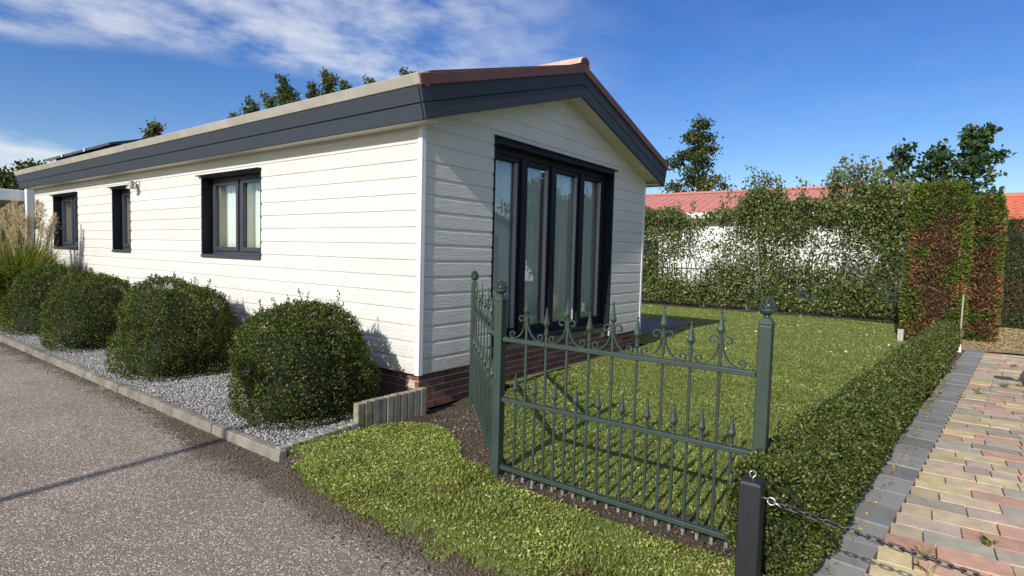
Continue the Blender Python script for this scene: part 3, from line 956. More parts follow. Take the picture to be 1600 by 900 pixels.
def rake(f0, f1, y0, y1, name, m, x_in=0.0):
    # boards following both roof slopes of the gable
    for right in (False, True):
        (xa, za), (xb, zb) = eave_pt(f0, right), eave_pt(f1, right)
        za0 = za; zb0 = zb
        ta = 3.175+0.275*f0; tb = 3.175+0.275*f1
        c = 2.2695 + (0.0012 if right else -0.0012)
        lo = [(xa, y0, za0), (c, y0, ta), (c, y1, ta), (xa, y1, za0)]
        hi = [(xb, y0, zb0), (c, y0, tb), (c, y1, tb), (xb, y1, zb0)]
        o = MB().hexa(lo, hi).build(name, m, house)
        bevel(o, 0.003)
rake(0.0, 0.485, YF, YF+0.024, 'rake_board', 'fascia_grey')
rake(0.515, 1.0, YF, YF+0.024, 'rake_board', 'fascia_grey')
rake(0.03, 0.97, YF+0.012, YF+0.034, 'rake_backing', 'frame_dark')
rake(0.985, 1.32, YF-0.018, YF+0.02, 'verge_flashing', 'roof_brown')
# gable soffit boards
for right in (False, True):
    n = 9
    for i in range(n):
        x0 = -0.16+(2.265+0.16)*i/n; x1 = -0.16+(2.265+0.16)*(i+1)/n-0.002
        z0, z1 = roof_line(x0)+0.012, roof_line(x1)+0.012
        if right: x0, x1 = HW-x0, HW-x1
        MB().hexa([(x0, YF+0.03, z0), (x1, YF+0.03, z1), (x1, 0.02, z1), (x0, 0.02, z0)], [(x0, YF+0.03, z0+0.012), (x1, YF+0.03, z1+0.012), (x1, 0.02, z1+0.012), (x0, 0.02, z0+0.012)]).build('soffit_board', 'cream_panel', house)
roof = MB()
for right in (False, True):
    xe, ze = (HW+0.16 if right else -0.16), 2.83
    roof.hexa([(xe, YF+0.001, ze-0.032), (2.2695, YF+0.001, 3.52), (2.2695, YB, 3.52), (xe, YB, ze-0.032)], [(xe, YF+0.001, ze-0.006), (2.2695, YF+0.001, 3.545), (2.2695, YB, 3.545), (xe, YB, ze-0.006)])
roof = roof.build('roof', 'roof_brown', house)
rt = MB()
n = 9
for i in range(n):
    pass
arc = [(math.cos(math.pi*i/8)*0.115, math.sin(math.pi*i/8)*0.095) for i in range(9)]
inn = [(x*0.86, z*0.84) for x, z in arc[::-1]]
rtm = MB().prism([(x, 0, z) for x, z in arc+inn], (0, 0.40, 0)).mesh('ridge_tile', 'terracotta')
for i in range(28):
    link(rtm, 'ridge_tile', roof, (2.2695, YF-0.02+i*0.405, 3.525+(i % 2)*0.006), (R(1.2), 0, 0))
MB().prism([(2.2695+x*0.9, YF-0.012, 3.525+z*0.9) for x, z in arc], (0, 0.02, 0)).build('ridge_end_cap', 'roof_brown', roof)

def window(side, y0, y1, z0, z1, lights):
    w = MB()
    D0, D1 = 0.0005, 0.135
    w.box(-0.012, 0.125, y1-0.022, y1-0.0005, z0, z1)       # far jamb
    w.box(-0.012, 0.125, y0+0.0005, y0+0.022, z0, z1)
    w.box(-0.012, 0.125, y0+0.0225, y1-0.0225, z1-0.022, z1-0.0005)
    win = w.build('window', 'frame_dark', house)
    bevel(MB().box(-0.035, 0.124, y0+0.002, y1-0.0225, z0-0.012, z0+0.028).build('sill', 'frame_grey', win), 0.004)
    bevel(MB().box(-0.06, 0.02, y0-0.01, y1+0.06, z1+0.001, z1+0.013).build('drip_cap', 'frame_dark', win), 0.002)
    # fixed frame
    f = MB()
    X0, X1 = 0.1255, 0.185
    f.box(X0, X1, y0+0.001, y0+0.06, z0, z1); f.box(X0, X1, y1-0.06, y1-0.001, z0, z1)
    f.box(X0, X1, y0+0.061, y1-0.061, z0, z0+0.07); f.box(X0, X1, y0+0.061, y1-0.061, z1-0.06, z1-0.001)
    ys = [y0+0.06]+[y0+(y1-y0)*i/lights for i in range(1, lights)]+[y1-0.06]
    for y in ys[1:-1]:
        f.box(X0+0.001, X1, y-0.03, y+0.03, z0+0.071, z1-0.061)
    bevel(f.build('frame', 'frame_grey', win), 0.006, 2)
    for i, (a, b) in enumerate(zip(ys, ys[1:])):
        a += 0.0 if i == 0 else 0.031
        b -= 0.0 if i == len(ys)-2 else 0.031
        s = MB()
        za, zb = z0+0.072, z1-0.062
        xa, xb = 0.108, 0.165
        s.box(xa, xb, a+0.004, a+0.055, za, zb); s.box(xa, xb, b-0.055, b-0.004, za, zb)
        s.box(xa, xb, a+0.0555, b-0.0555, za, za+0.055); s.box(xa, xb, a+0.0555, b-0.0555, zb-0.05, zb)
        bevel(s.build('sash', 'frame_grey', win), 0.007, 2)
        MB().box(0.140, 0.146, a+0.05, b-0.05, za+0.05, zb-0.045).build('pane', 'glass', win)
        g = MB(); ia, ib = a+0.052, b-0.052
        g.box(0.166, 0.24, ib-0.012, ib, za+0.03, zb-0.03); g.box(0.166, 0.24, ia, ia+0.012, za+0.03, zb-0.03)
        g.build('inner_jamb', 'inner_beige', win)
    return win
def curtain(name, pts0, pts1, z0, z1, m, amp, wl, seed, label, axis_normal):
    n = 90
    rg = np.random.RandomState(seed)
    P = np.linspace(0, 1, n)
    L = math.dist(pts0, pts1)
    ph = np.cumsum(rg.uniform(0.6, 1.4, n))*2*np.pi*L/wl/n
    off = np.sin(ph)*amp
    rows = 6
    V = []
    for r in range(rows):
        z = z0+(z1-z0)*r/(rows-1)
        k = 1.0+0.25*np.sin(r*1.7)
        for p, of in zip(P, off):
            V.append((pts0[0]+(pts1[0]-pts0[0])*p+axis_normal[0]*of*k, pts0[1]+(pts1[1]-pts0[1])*p+axis_normal[1]*of*k, z))
    F = [(r*n+i, r*n+i+1, (r+1)*n+i+1, (r+1)*n+i) for r in range(rows-1) for i in range(n-1)]
    o = np_obj(name, np.array(V), np.array(F), m, None, True)
    sol = o.modifiers.new('thickness', 'SOLIDIFY')
    sol.thickness = 0.004
    return tag(o, label, 'curtain')
wl = ['in the wide two-light window nearest the house corner', 'in the narrow middle window', 'in the far window beside the tall ornamental grass']
for i, (y0, y1, z0, z1) in enumerate(WINS):
    win = window('long', y0, y1, z0, z1, 1 if i == 1 else 2)
    curtain('net_curtain', (0.262, y0+0.03), (0.262, y1-0.03), z0+0.02, z1-0.02-(0.0 if i else 0.0), 'curtain', 0.012, 0.10, 50+i, 'white net curtain '+wl[i], (1, 0))
# tall four-light window on the gable
def tall_window():
    x0, x1, z0, z1 = DOOR
    w = MB()
    w.box(x0+0.0005, x0+0.03, -0.014, 0.10, z0, z1); w.box(x1-0.03, x1-0.0005, -0.014, 0.10, z0, z1)
    w.box(x0+0.0305, x1-0.0305, -0.014, 0.10, z1-0.05, z1-0.0005)
    win = w.build('tall_window', 'frame_dark', house)
    bevel(MB().box(x0-0.01, x1+0.045, -0.05, 0.02, z1+0.001, z1+0.014).build('drip_cap', 'frame_dark', win), 0.002)
    bevel(MB().box(x0+0.0305, x1-0.0305, -0.012, 0.10, z0+0.012, z0+0.05).build('sill', 'frame_dark', win), 0.003)
    MB().box(x0-0.02, x1+0.02, 0.012, 0.14, z0-0.045, z0+0.0115).build('sill_stone', 'concrete', win)
    f = MB()
    Y0, Y1 = 0.1005, 0.17
    f.box(x0+0.001, x0+0.06, Y0, Y1, z0+0.012, z1-0.001); f.box(x1-0.10, x1-0.001, Y0, Y1, z0+0.012, z1-0.001)
    f.box(x0+0.061, x1-0.101, Y0, Y1, z0+0.012, z0+0.10); f.box(x0+0.061, x1-0.101, Y0, Y1, z1-0.12, z1-0.001)
    xs = [1.02, 1.615, 2.21, 2.87, 3.455]
    for x in xs[1:-1]:
        f.box(x-0.045, x+0.045, Y0-0.02, Y1, z0+0.101, z1-0.121)
    bevel(f.build('frame', 'frame_dark', win), 0.005, 2)
    for i, (a, b) in enumerate(zip(xs, xs[1:])):
        a += 0.046 if i else 0.002; b -= 0.046
        if i == 3: b = 3.45
        s = MB(); za, zb = z0+0.102, z1-0.122
        s.box(a+0.001, a+0.05, 0.105, 0.16, za, zb); s.box(b-0.05, b-0.001, 0.105, 0.16, za, zb)
        s.box(a+0.0505, b-0.0505, 0.105, 0.16, za, za+0.05); s.box(a+0.0505, b-0.0505, 0.105, 0.16, zb-0.05, zb)
        bevel(s.build('sash', 'frame_dark', win), 0.006, 2)
        MB().box(b-0.0585, b-0.0508, 0.106, 0.150, za+0.051, zb-0.051).build('glazing_bead', 'seal_grey', win)
        MB().box(a+0.0505, b-0.0505, 0.146, 0.152, za+0.045, zb-0.045).build('pane', 'glass', win)
    return xs
xs = tall_window()
cl = ['leftmost tall pane', 'second tall pane from the left', 'third tall pane from the left', 'rightmost tall pane']
for i in range(4):
    a, b = xs[i]+0.01, xs[i+1]-0.01
    if i == 1: b -= 0.10
    curtain('curtain', (a, 0.205), (b, 0.205), 0.46, 2.44, 'curtain_grey', 0.018, 0.13, 60+i, 'pale grey pleated curtain behind the '+cl[i]+' of the gable window', (0, 1))

# wall lamp
t = thing('wall_lamp', (0, 6.02, 2.25), 'small copper-coloured cone wall lamp above the narrow window', 'lamp')
m_ = MB(); m_.tube([(-0.016, 6.02, 2.26), (-0.035, 6.02, 2.26)], [0.055, 0.05], 12); m_.build('wall_plate', 'copper', t, True)
m_ = MB(); m_.tube([(-0.035, 6.02, 2.265), (-0.075, 6.02, 2.285), (-0.10, 6.02, 2.29)], 0.012, 8); m_.build('arm', 'copper', t, True)
m_ = MB(); m_.lathe([(0.012, 0.05), (0.022, 0.046), (0.034, 0.025), (0.074, -0.055), (0.077, -0.06), (0.07, -0.058), (0.03, 0.016), (0.015, 0.033)], (-0.105, 6.02, 2.245), 16); m_.build('lamp_shade', 'copper', t, True)
# meter box
t = thing('meter_box', (-0.09, 5.63, 0.0), 'small grey utility box standing against the wall behind the shrubs', 'utility box')
bevel(MB().box(-0.20, -0.04, 5.54, 5.72, 0.35, 0.80).build('cabinet', 'box_grey', t), 0.012, 2)
MB().box(-0.208, -0.2005, 5.56, 5.70, 0.38, 0.77).build('door', 'box_grey', t)
MB().box(-0.15, -0.09, 5.58, 5.68, -0.06, 0.3495).build('leg', 'box_grey', t)
# solar panels
for i in range(3):
    y0 = 7.35+i*1.22; y1 = y0+1.19
    sx = 0.2954
    lab = ['nearest', 'middle', 'farthest'][i]
    xa, xb = 0.05, 1.65
    def rp(x, y, h): return (x, y, 2.785+(x+0.27)*sx+h)
    t = thing('solar_panel', rp(xa, y0, 0.03), 'black solar panel on the roof, %s of the three along the eave' % lab, 'solar panel', 'solar panels on the chalet roof')
    MB().hexa([rp(xa, y0, 0.10), rp(xb, y0, 0.10), rp(xb, y1, 0.10), rp(xa, y1, 0.10)], [rp(xa, y0, 0.14), rp(xb, y0, 0.14), rp(xb, y1, 0.14), rp(xa, y1, 0.14)]).build('panel', 'solar', t)
    for yy in (y0+0.1, y1-0.1):
        MB().hexa([rp(xa+0.2, yy-0.02, 0.035), rp(xb, yy-0.02, 0.035), rp(xb, yy+0.02, 0.035), rp(xa+0.2, yy+0.02, 0.035)], [rp(xa+0.2, yy-0.02, 0.0995), rp(xb, yy-0.02, 0.0995), rp(xb, yy+0.02, 0.0995), rp(xa+0.2, yy+0.02, 0.0995)]).build('rail', 'zinc', t)
    MB().hexa([rp(xa-0.02, y1-0.06, 0.095), rp(xa-0.003, y1-0.06, 0.095), rp(xa-0.003, y1-0.01, 0.095), rp(xa-0.02, y1-0.01, 0.095)], [rp(xa-0.02, y1-0.06, 0.15), rp(xa-0.003, y1-0.06, 0.15), rp(xa-0.003, y1-0.01, 0.15), rp(xa-0.02, y1-0.01, 0.15)]).build('clamp', 'white_trim', t)

# ------------------------------------------------------------------ palisade edging
t = thing('palisade_edging', (-0.7, -0.1, 0), 'row of mossy concrete palisades stepping down from the house corner to the kerb', 'edging')
x = -0.008
i = 0
while x > -1.36:
    rr = random.Random(70+i)
    wd = 0.0735 if x > -0.78 else 0.083
    tall = x > -0.74
    top = 0.186 if tall else 0.045-0.03*((-0.78-x)/0.6)
    top += rr.uniform(-0.003, 0.003)
    y = -0.085+rr.uniform(-0.003, 0.003)-0.02*(not tall)
    bevel(MB().box(x-wd+0.006, x, y-0.03, y+0.03, -0.13, top).build('palisade', 'palisade', t), 0.007, 2)
    x -= wd; i += 1

# ------------------------------------------------------------------ iron fence
fence = thing('iron_fence', (P2.x, P2.y, 0), 'dark green wrought iron fence with spear tips and scrolls at the lawn corner', 'fence')
ZT, ZM, ZB = 0.842, 0.470, 0.045
post_me = bpy.data.meshes.new
def post_mesh():
    return bevel_mesh_box(0.031, 1.072)
pm = MB().box(-0.029, 0.029, -0.029, 0.029, -0.25, 1.072).mesh('post', 'fence_green')
cap = MB()
s = 0.031
cap.add([(-s, -s, 1.0725), (s, -s, 1.0725), (s, s, 1.0725), (-s, s, 1.0725), (-s, -s, 1.082), (s, -s, 1.082), (s, s, 1.082), (-s, s, 1.082), (-0.016, -0.016, 1.105), (0.016, -0.016, 1.105), (0.016, 0.016, 1.105), (-0.016, 0.016, 1.105)],
        [(3, 2, 1, 0), (0, 1, 5, 4), (1, 2, 6, 5), (2, 3, 7, 6), (3, 0, 4, 7), (4, 5, 9, 8), (5, 6, 10, 9), (6, 7, 11, 10), (7, 4, 8, 11), (8, 9, 10, 11)])
cap.lathe([(0.016, 1.1055), (0.014, 1.115), (0.019, 1.119), (0.032, 1.128), (0.038, 1.138), (0.039, 1.144), (0.033, 1.147)], n=14)
capm = cap.mesh('finial', 'fence_green')
pine = []
# scaled bud: rings of overlapping scales
pf = MB()
for ring, (r, z) in enumerate([(0.032, 1.1475), (0.031, 1.156), (0.028, 1.167), (0.023, 1.178), (0.016, 1.189)]):
    nsc = 9 if ring < 3 else 6
    for j in range(nsc):
        a = 2*math.pi*(j+0.5*(ring % 2))/nsc
        c, sn = math.cos(a), math.sin(a)
        tw = 1.0*r*math.sin(math.pi/nsc)*2
        ta = (-sn, c)
        pf.add([(c*r*0.75, sn*r*0.75, z-0.004), (c*r+ta[0]*tw*0.5, sn*r+ta[1]*tw*0.5, z), (c*(r+0.004), sn*(r+0.004), z+0.013), (c*r-ta[0]*tw*0.5, sn*r-ta[1]*tw*0.5, z), (c*r*0.55, sn*r*0.55, z+0.012)],
               [(0, 1, 2), (0, 2, 3), (1, 4, 2), (2, 4, 3)])
pf.lathe([(0.029, 1.147), (0.030, 1.155), (0.026, 1.168), (0.020, 1.180), (0.012, 1.193), (0.003, 1.203)], n=12)
budm = pf.mesh('bud', 'fence_green')
for i, (p, ang) in enumerate(((P1, math.atan2(P1.y-P2.y, P1.x-P2.x)), (P2, 0), (P3, 0))):
    o = link(pm, 'post', fence, p, (0, 0, ang if i != 1 else 0))
    bevel(o, 0.006, 2)
    c = link(capm, 'finial', o, p)
    bevel(c, 0.002)
    link(budm, 'bud', o, p)
SP = 0.1414
def spear(h):
    m_ = MB()
    b = 0.0075
    m_.lathe([(b, -0.085), (0.0115, -0.082), (0.0125, -0.075), (0.0115, -0.068), (0.0095, -0.065), (0.0125, -0.062), (0.0125, -0.052), (0.009, -0.049), (0.009, -0.035), (0.012, -0.030), (0.0195, -0.018), (0.0205, -0.010), (0.0165, 0.002), (0.0115, 0.025), (0.0068, 0.052), (0.0046, 0.064), (0.0068, 0.068), (0.0072, 0.072), (0.003, 0.079)], n=6)
    return m_.mesh('spear_tip', 'fence_green', (0, 0, 0), False)
sp_m = spear(0)
peg_m = MB().lathe([(0.0085, -0.02), (0.0085, 0.018)], n=6).mesh('peg', 'peg_grey')
def bar_mesh(top):
    return MB().lathe([(0.0082, -0.06), (0.0082, top)], n=8).mesh('bar', 'fence_green', smooth=False)
bars = {k: bar_mesh(v) for k, v in (('high', 1.043), ('mid', 0.978), ('short', 0.562))}
# scroll ribbon
def scroll_mesh():
    pts = []
    for i in range(20):
        a = R(-150+330*i/19); r = 0.007+0.017*i/19
        pts.append((0.0345+r*1.1*math.cos(a), 0.122+r*1.1*math.sin(a)))
    for i in range(1, 13):
        a = R(180+90*i/12)
        pts.append((0.087+0.0785*math.cos(a), 0.104+0.1015*math.sin(a)+(0.018*(1-i/12))))
    for i in range(1, 20):
        a = R(270+330*i/19); r = 0.0235-0.0155*i/19
        pts.append((0.098+r*math.cos(a), 0.026+r*math.sin(a)))
    V = []; F = []
    th, wd = 0.0033, 0.0075
    n = len(pts)
    for i, p in enumerate(pts):
        a = pts[max(0, i-1)]; b = pts[min(n-1, i+1)]
        d = Vector((b[0]-a[0], b[1]-a[1])).normalized()
        nx, nz = -d.y, d.x
        for sx, sy in ((1, 1), (1, -1), (-1, -1), (-1, 1)):
            V.append((p[0]+nx*th*sx, wd*sy, p[1]+nz*th*sx))
        if i:
            for j in range(4):
                F.append(((i-1)*4+j, (i-1)*4+(j+1) % 4, i*4+(j+1) % 4, i*4+j))
    F += [(3, 2, 1, 0), tuple((n-1)*4+j for j in range(4))]
    m_ = MB(); m_.add(V, F)
    return m_.mesh('scroll', 'fence_green')
scr = scroll_mesh()
def panel(A, B, npitch, SP=0.1414, thin=1.0):
    d = (B-A); L = d.length; d.normalize()
    nrm = Vector((-d.y, d.x, 0))
    ang = math.atan2(d.y, d.x)
    a0, a1 = 0.033, L-0.033
    for z, hh in ((ZT, 0.0125), (ZM, 0.0125), (ZB, 0.0125)):
        q = [A+d*a0, A+d*a1]
        lo = [q[0]-nrm*0.017, q[1]-nrm*0.017, q[1]+nrm*0.017, q[0]+nrm*0.017]
        r = MB().hexa([(p.x, p.y, z-hh) for p in lo], [(p.x, p.y, z+hh) for p in lo]).build('rail', 'fence_green', fence)
        bevel(r, 0.003, 2)
        for q_, sg in ((q[0], 1), (q[1], -1)):
            c = q_+d*sg*0.012
            b_ = MB(); b_.lathe([(0.007, hh+0.0005), (0.007, hh+0.006), (0.004, hh+0.009)], (c.x, c.y, z), 6)
            b_.build('bolt', 'fence_green', r)
    n_tall = npitch
    s0 = (L-(n_tall-1)*SP)/2
    def put(kind, s, top):
        p = A+d*s
        o = link(bars[kind], 'bar', fence, (p.x, p.y, 0), (0, 0, ang))
        link(sp_m, 'spear_tip', o, None)
        tip = bpy.context.scene.objects
        return o, p
    for i in range(n_tall):
        kind = 'high' if i % 2 == 0 else 'mid'
        top = 1.043 if kind == 'high' else 0.978
        p = A+d*(s0+i*SP)
        o = link(bars[kind], 'bar', fence, (p.x, p.y, 0), (0, 0, ang))
        o.scale = (thin, thin, 1)
        add_child(o, sp_m, 'spear_tip', (0, 0, top)); add_child(o, peg_m, 'peg', (0, 0, 0.0))
        if kind == 'high':
            for sg in (1, -1):
                if (i == 0 and sg < 0 and s0 < 0.12) or (i == n_tall-1 and sg > 0 and s0 < 0.12):
                    continue
                c = link(scr, 'scroll', fence, (p.x, p.y, ZT+0.013), (0, 0, ang if sg > 0 else ang+math.pi))
    for i in range(n_tall+1):
        s_ = s0+(i-0.5)*SP
        if s_ < 0.045 or s_ > L-0.045: continue
        p = A+d*s_
        o = link(bars['short'], 'bar', fence, (p.x, p.y, 0), (0, 0, ang))
        o.scale = (thin, thin, 1)
        add_child(o, sp_m, 'spear_tip', (0, 0, 0.562)); add_child(o, peg_m, 'peg', (0, 0, 0.0))
def add_child(o, me, name, loc):
    c = bpy.data.objects.new(name, me)
    COL.objects.link(c)
    c.parent = o
    c.location = loc
    return c
panel(P2, P3, 9)
panel(P2, P1, 7, 0.215, 0.72)

# ------------------------------------------------------------------ bollards and chain
def bollard(p, label):
    t = thing('bollard', (p[0], p[1], 0), label, 'bollard', 'black posts carrying the chain')
    m_ = MB()
    w = 0.042
    m_.bbox(p[0]-w, p[0]+w, p[1]-w, p[1]+w, -0.25, 0.47, 0.008)
    bevel(m_.build('post', 'black_wood', t), 0.008, 2)
    ring = [(p[0]+0.013*math.sin(a), p[1]+0.013*math.cos(a)*0.9, 0.493+0.013*math.cos(a)*0.0+0.013*math.sin(a)*0+0.013*math.cos(a)) for a in [2*math.pi*i/12 for i in range(12)]]
    e = MB()
    ring = [(p[0]+0.0135*math.cos(a)*ca.x, p[1]+0.0135*math.cos(a)*ca.y, 0.492+0.0135*math.sin(a)) for a in [2*math.pi*i/14-1.4 for i in range(14)]]
    e.tube([(p[0], p[1], 0.465)]+ring, 0.0024, 6)
    e.build('eye_screw', 'zinc', t, True)
    return t
BP1 = (-1.05, -3.055); BP2 = (-1.05, -5.95)
bollard(BP1, 'black square wooden bollard with an eye screw at the fence end')
def link_mesh():
    m_ = MB()
    pts = []
    l, r = 0.0165, 0.0085
    for i in range(7):
        a = R(-90+180*i/6); pts.append((l+r*math.cos(a), r*math.sin(a), 0))
    for i in range(7):
        a = R(90+180*i/6); pts.append((-l+r*math.cos(a), r*math.sin(a), 0))
    pts.append(pts[0]); pts.append(pts[1])
    m_.tube(pts, 0.003, 6, False)
    return m_.mesh('link', 'black_plastic', smooth=True)
lm = link_mesh()
chain = thing('plastic_chain', (BP1[0], BP1[1], 0.40), 'black plastic link chain sagging from the bollard across the driveway', 'chain')
def sag(y):
    s = (y-(BP1[1]-0.045))/(BP2[1]-BP1[1]+0.09)
    return 0.405-0.105*4*s*(1-s)*0.95
y = BP1[1]-0.115
k = 0
e = MB()
yy = BP1[1]-0.042
hook = [(BP1[0], yy+0.01, 0.408), (BP1[0], yy-0.02, 0.403)]+[(BP1[0]+0.0, yy-0.034-0.014*math.cos(a), 0.400+0.014*math.sin(a)) for a in [math.pi+2*math.pi*i/10+0.2 for i in range(11)]]
e.tube([(BP1[0], yy+0.02, 0.408), (BP1[0], yy-0.018, 0.403)]+[(BP1[0]-0.004, yy-0.034+0.015*math.cos(2*math.pi*i/12), 0.400+0.015*math.sin(2*math.pi*i/12)) for i in range(13)], 0.0034, 6)
e.tube([(BP1[0], yy-0.045, 0.398), (BP1[0], yy-0.066, 0.388)], 0.005, 6)
e.build('hook', 'zinc', chain, True)
while y > BP2[1]+0.07:
    z0, z1 = sag(y+0.013), sag(y-0.013)
    ang = math.atan2(z1-z0, -0.026)
    o = link(lm, 'link', chain, (BP1[0], y, sag(y)))
    mt = Matrix.Rotation(math.atan2(z1-z0, 0.026)*-1, 4, 'X') @ Matrix.Rotation(math.pi/2, 4, 'Z') @ Matrix.Rotation(R(35)+(math.pi/2 if k % 2 else 0), 4, 'X')
    o.rotation_euler = mt.to_euler()
    y -= 0.0345; k += 1
bollard(BP2, 'black square wooden bollard on the far side of the driveway')

# ------------------------------------------------------------------ driveway
def dpt(u, n):
    # rows are slightly skewed to the edging
    return DO+DU*(u+0.13*max(n, 0))+DN*n
def dz(): return 0.0
base = MB()
q = [dpt(-1.6, -0.55), dpt(9.0, -0.45), dpt(9.0, 4.2), dpt(-2.2, 4.2)]
base.add([(p.x, p.y, -0.016) for p in q], [(0, 3, 2, 1)])
drive = base.build('driveway', 'joint_sand')
tag(drive, kind='structure')
dang = math.atan2(DU.y, DU.x)
tile_m = MB().bbox(0.0025, 0.2775, 0, 0.236, -0.05, 0.0, 0.003).mesh('edging_tile', 'edging_tile')
for i in range(-4, 32):
    p = DO+DU*(i*0.283+0.02)+DN*(-0.013)
    o = link(tile_m, 'edging_tile', drive, (p.x, p.y, random.Random(i).uniform(-0.004, 0.003)), (random.Random(i+9).uniform(-0.008, 0.008), random.Random(i+5).uniform(-0.008, 0.008), dang))
PW = 0.17
names = list(PAV)
wts = [0.16, 0.25, 0.24, 0.13, 0.22]
pm_cache = {}
def paver_mesh(L, c):
    k = (L, c)
    if k not in pm_cache:
        pm_cache[k] = MB().bbox(0.0015, PW-0.0015, -L+0.0025, -0.0025, -0.06, 0.0, 0.003).mesh('paver', c)
    return pm_cache[k]
rowang = math.atan2(-1, 0)
rdir = (DN+DU*0.13).normalized()
rang = math.atan2(rdir.y, rdir.x)+math.pi/2
stuffV = []
rr = random.Random(77)
count = 0
far_objs = []
row = -9
while row*PW < 8.72:
    n = 0.0
    first = True
    while n < 3.4:
        L = rr.choice([0.28, 0.28, 0.28, 0.21, 0.28, 0.14])
        if first and row % 2: L = rr.choice([0.14, 0.21])
        first = False
        c = rr.choices(names, wts)[0]
        p = dpt(row*PW, 0)+rdir*n
        z = rr.uniform(-0.003, 0.003)
        if n < 1.2 and row > -4:
            link(paver_mesh(L, c), 'paver', drive, (p.x, p.y, z), (rr.uniform(-.007, .007), rr.uniform(-.007, .007), rang+rr.uniform(-.008, .008)))
            count += 1
        else:
            far_objs.append((L, c, p.x, p.y, z))
        n += L
    row += 1
print('pavers', count)
bmesh_by = {}
for L, c, x, y, z in far_objs:
    m_ = bmesh_by.setdefault(c, MB())
    src = paver_mesh(L, c)
    ca_, sa_ = math.cos(rang), math.sin(rang)
    V = [(v.co.x*ca_-v.co.y*sa_+x, v.co.x*sa_+v.co.y*ca_+y, v.co.z+z) for v in src.vertices]
    m_.add(V, [tuple(p_.vertices) for p_ in src.polygons])
for c, m_ in bmesh_by.items():
    tag(m_.build('pavers', c, drive), kind='stuff')
# wood chip bed beyond the drive
sheet('wood_chip_bed', 8.0, 13.6, -9, -3.6, 0.15, lambda P: -0.004+fnoise(P, 4, 71, 2)*0.012, 'wood_chips', lambda c: (c[:, 0] > 8.35-(c[:, 1]+4.2)*0.55*0+(-(c[:, 1]+3.9))*0.16) & (c[:, 1] < -3.75))
def chips():
    p = np.stack([rng.uniform(8.5, 13.2, 9000), rng.uniform(-6.5, -4.1, 9000)], 1)
    P = np.stack([p[:, 0], p[:, 1], np.full(9000, 0.006)], 1)
    az = rng.uniform(0, 6.28, 9000)
    D = np.stack([np.cos(az), np.sin(az), rng.uniform(-0.2, 0.4, 9000)], 1)
    L = rng.uniform(0.03, 0.08, 9000)
    V, F = leaves(P, D, L, L*0.35, rng, 0.05)
    tag(np_obj('bark_chips', V, F, 'wood_chips'), 'loose tan wood chips covering the bed behind the driveway', 'wood chips', kind='stuff')
chips()
# terrace at the far side of the house
tb = MB().box(4.60, 8.5, 0.5, 9.0, -0.05, 0.012).build('terrace', 'joint_sand')
tag(tb, kind='structure')
tm = MB().bbox(0.003, 0.497, 0.003, 0.497, -0.03, 0.022, 0.003).mesh('terrace_tile', 'terrace_tile')
for i in range(7):
    for j in range(8):
        link(tm, 'terrace_tile', tb, (4.96+i*0.5, 0.52+j*0.5, 0.0+random.Random(i*9+j).uniform(0, 0.002)))

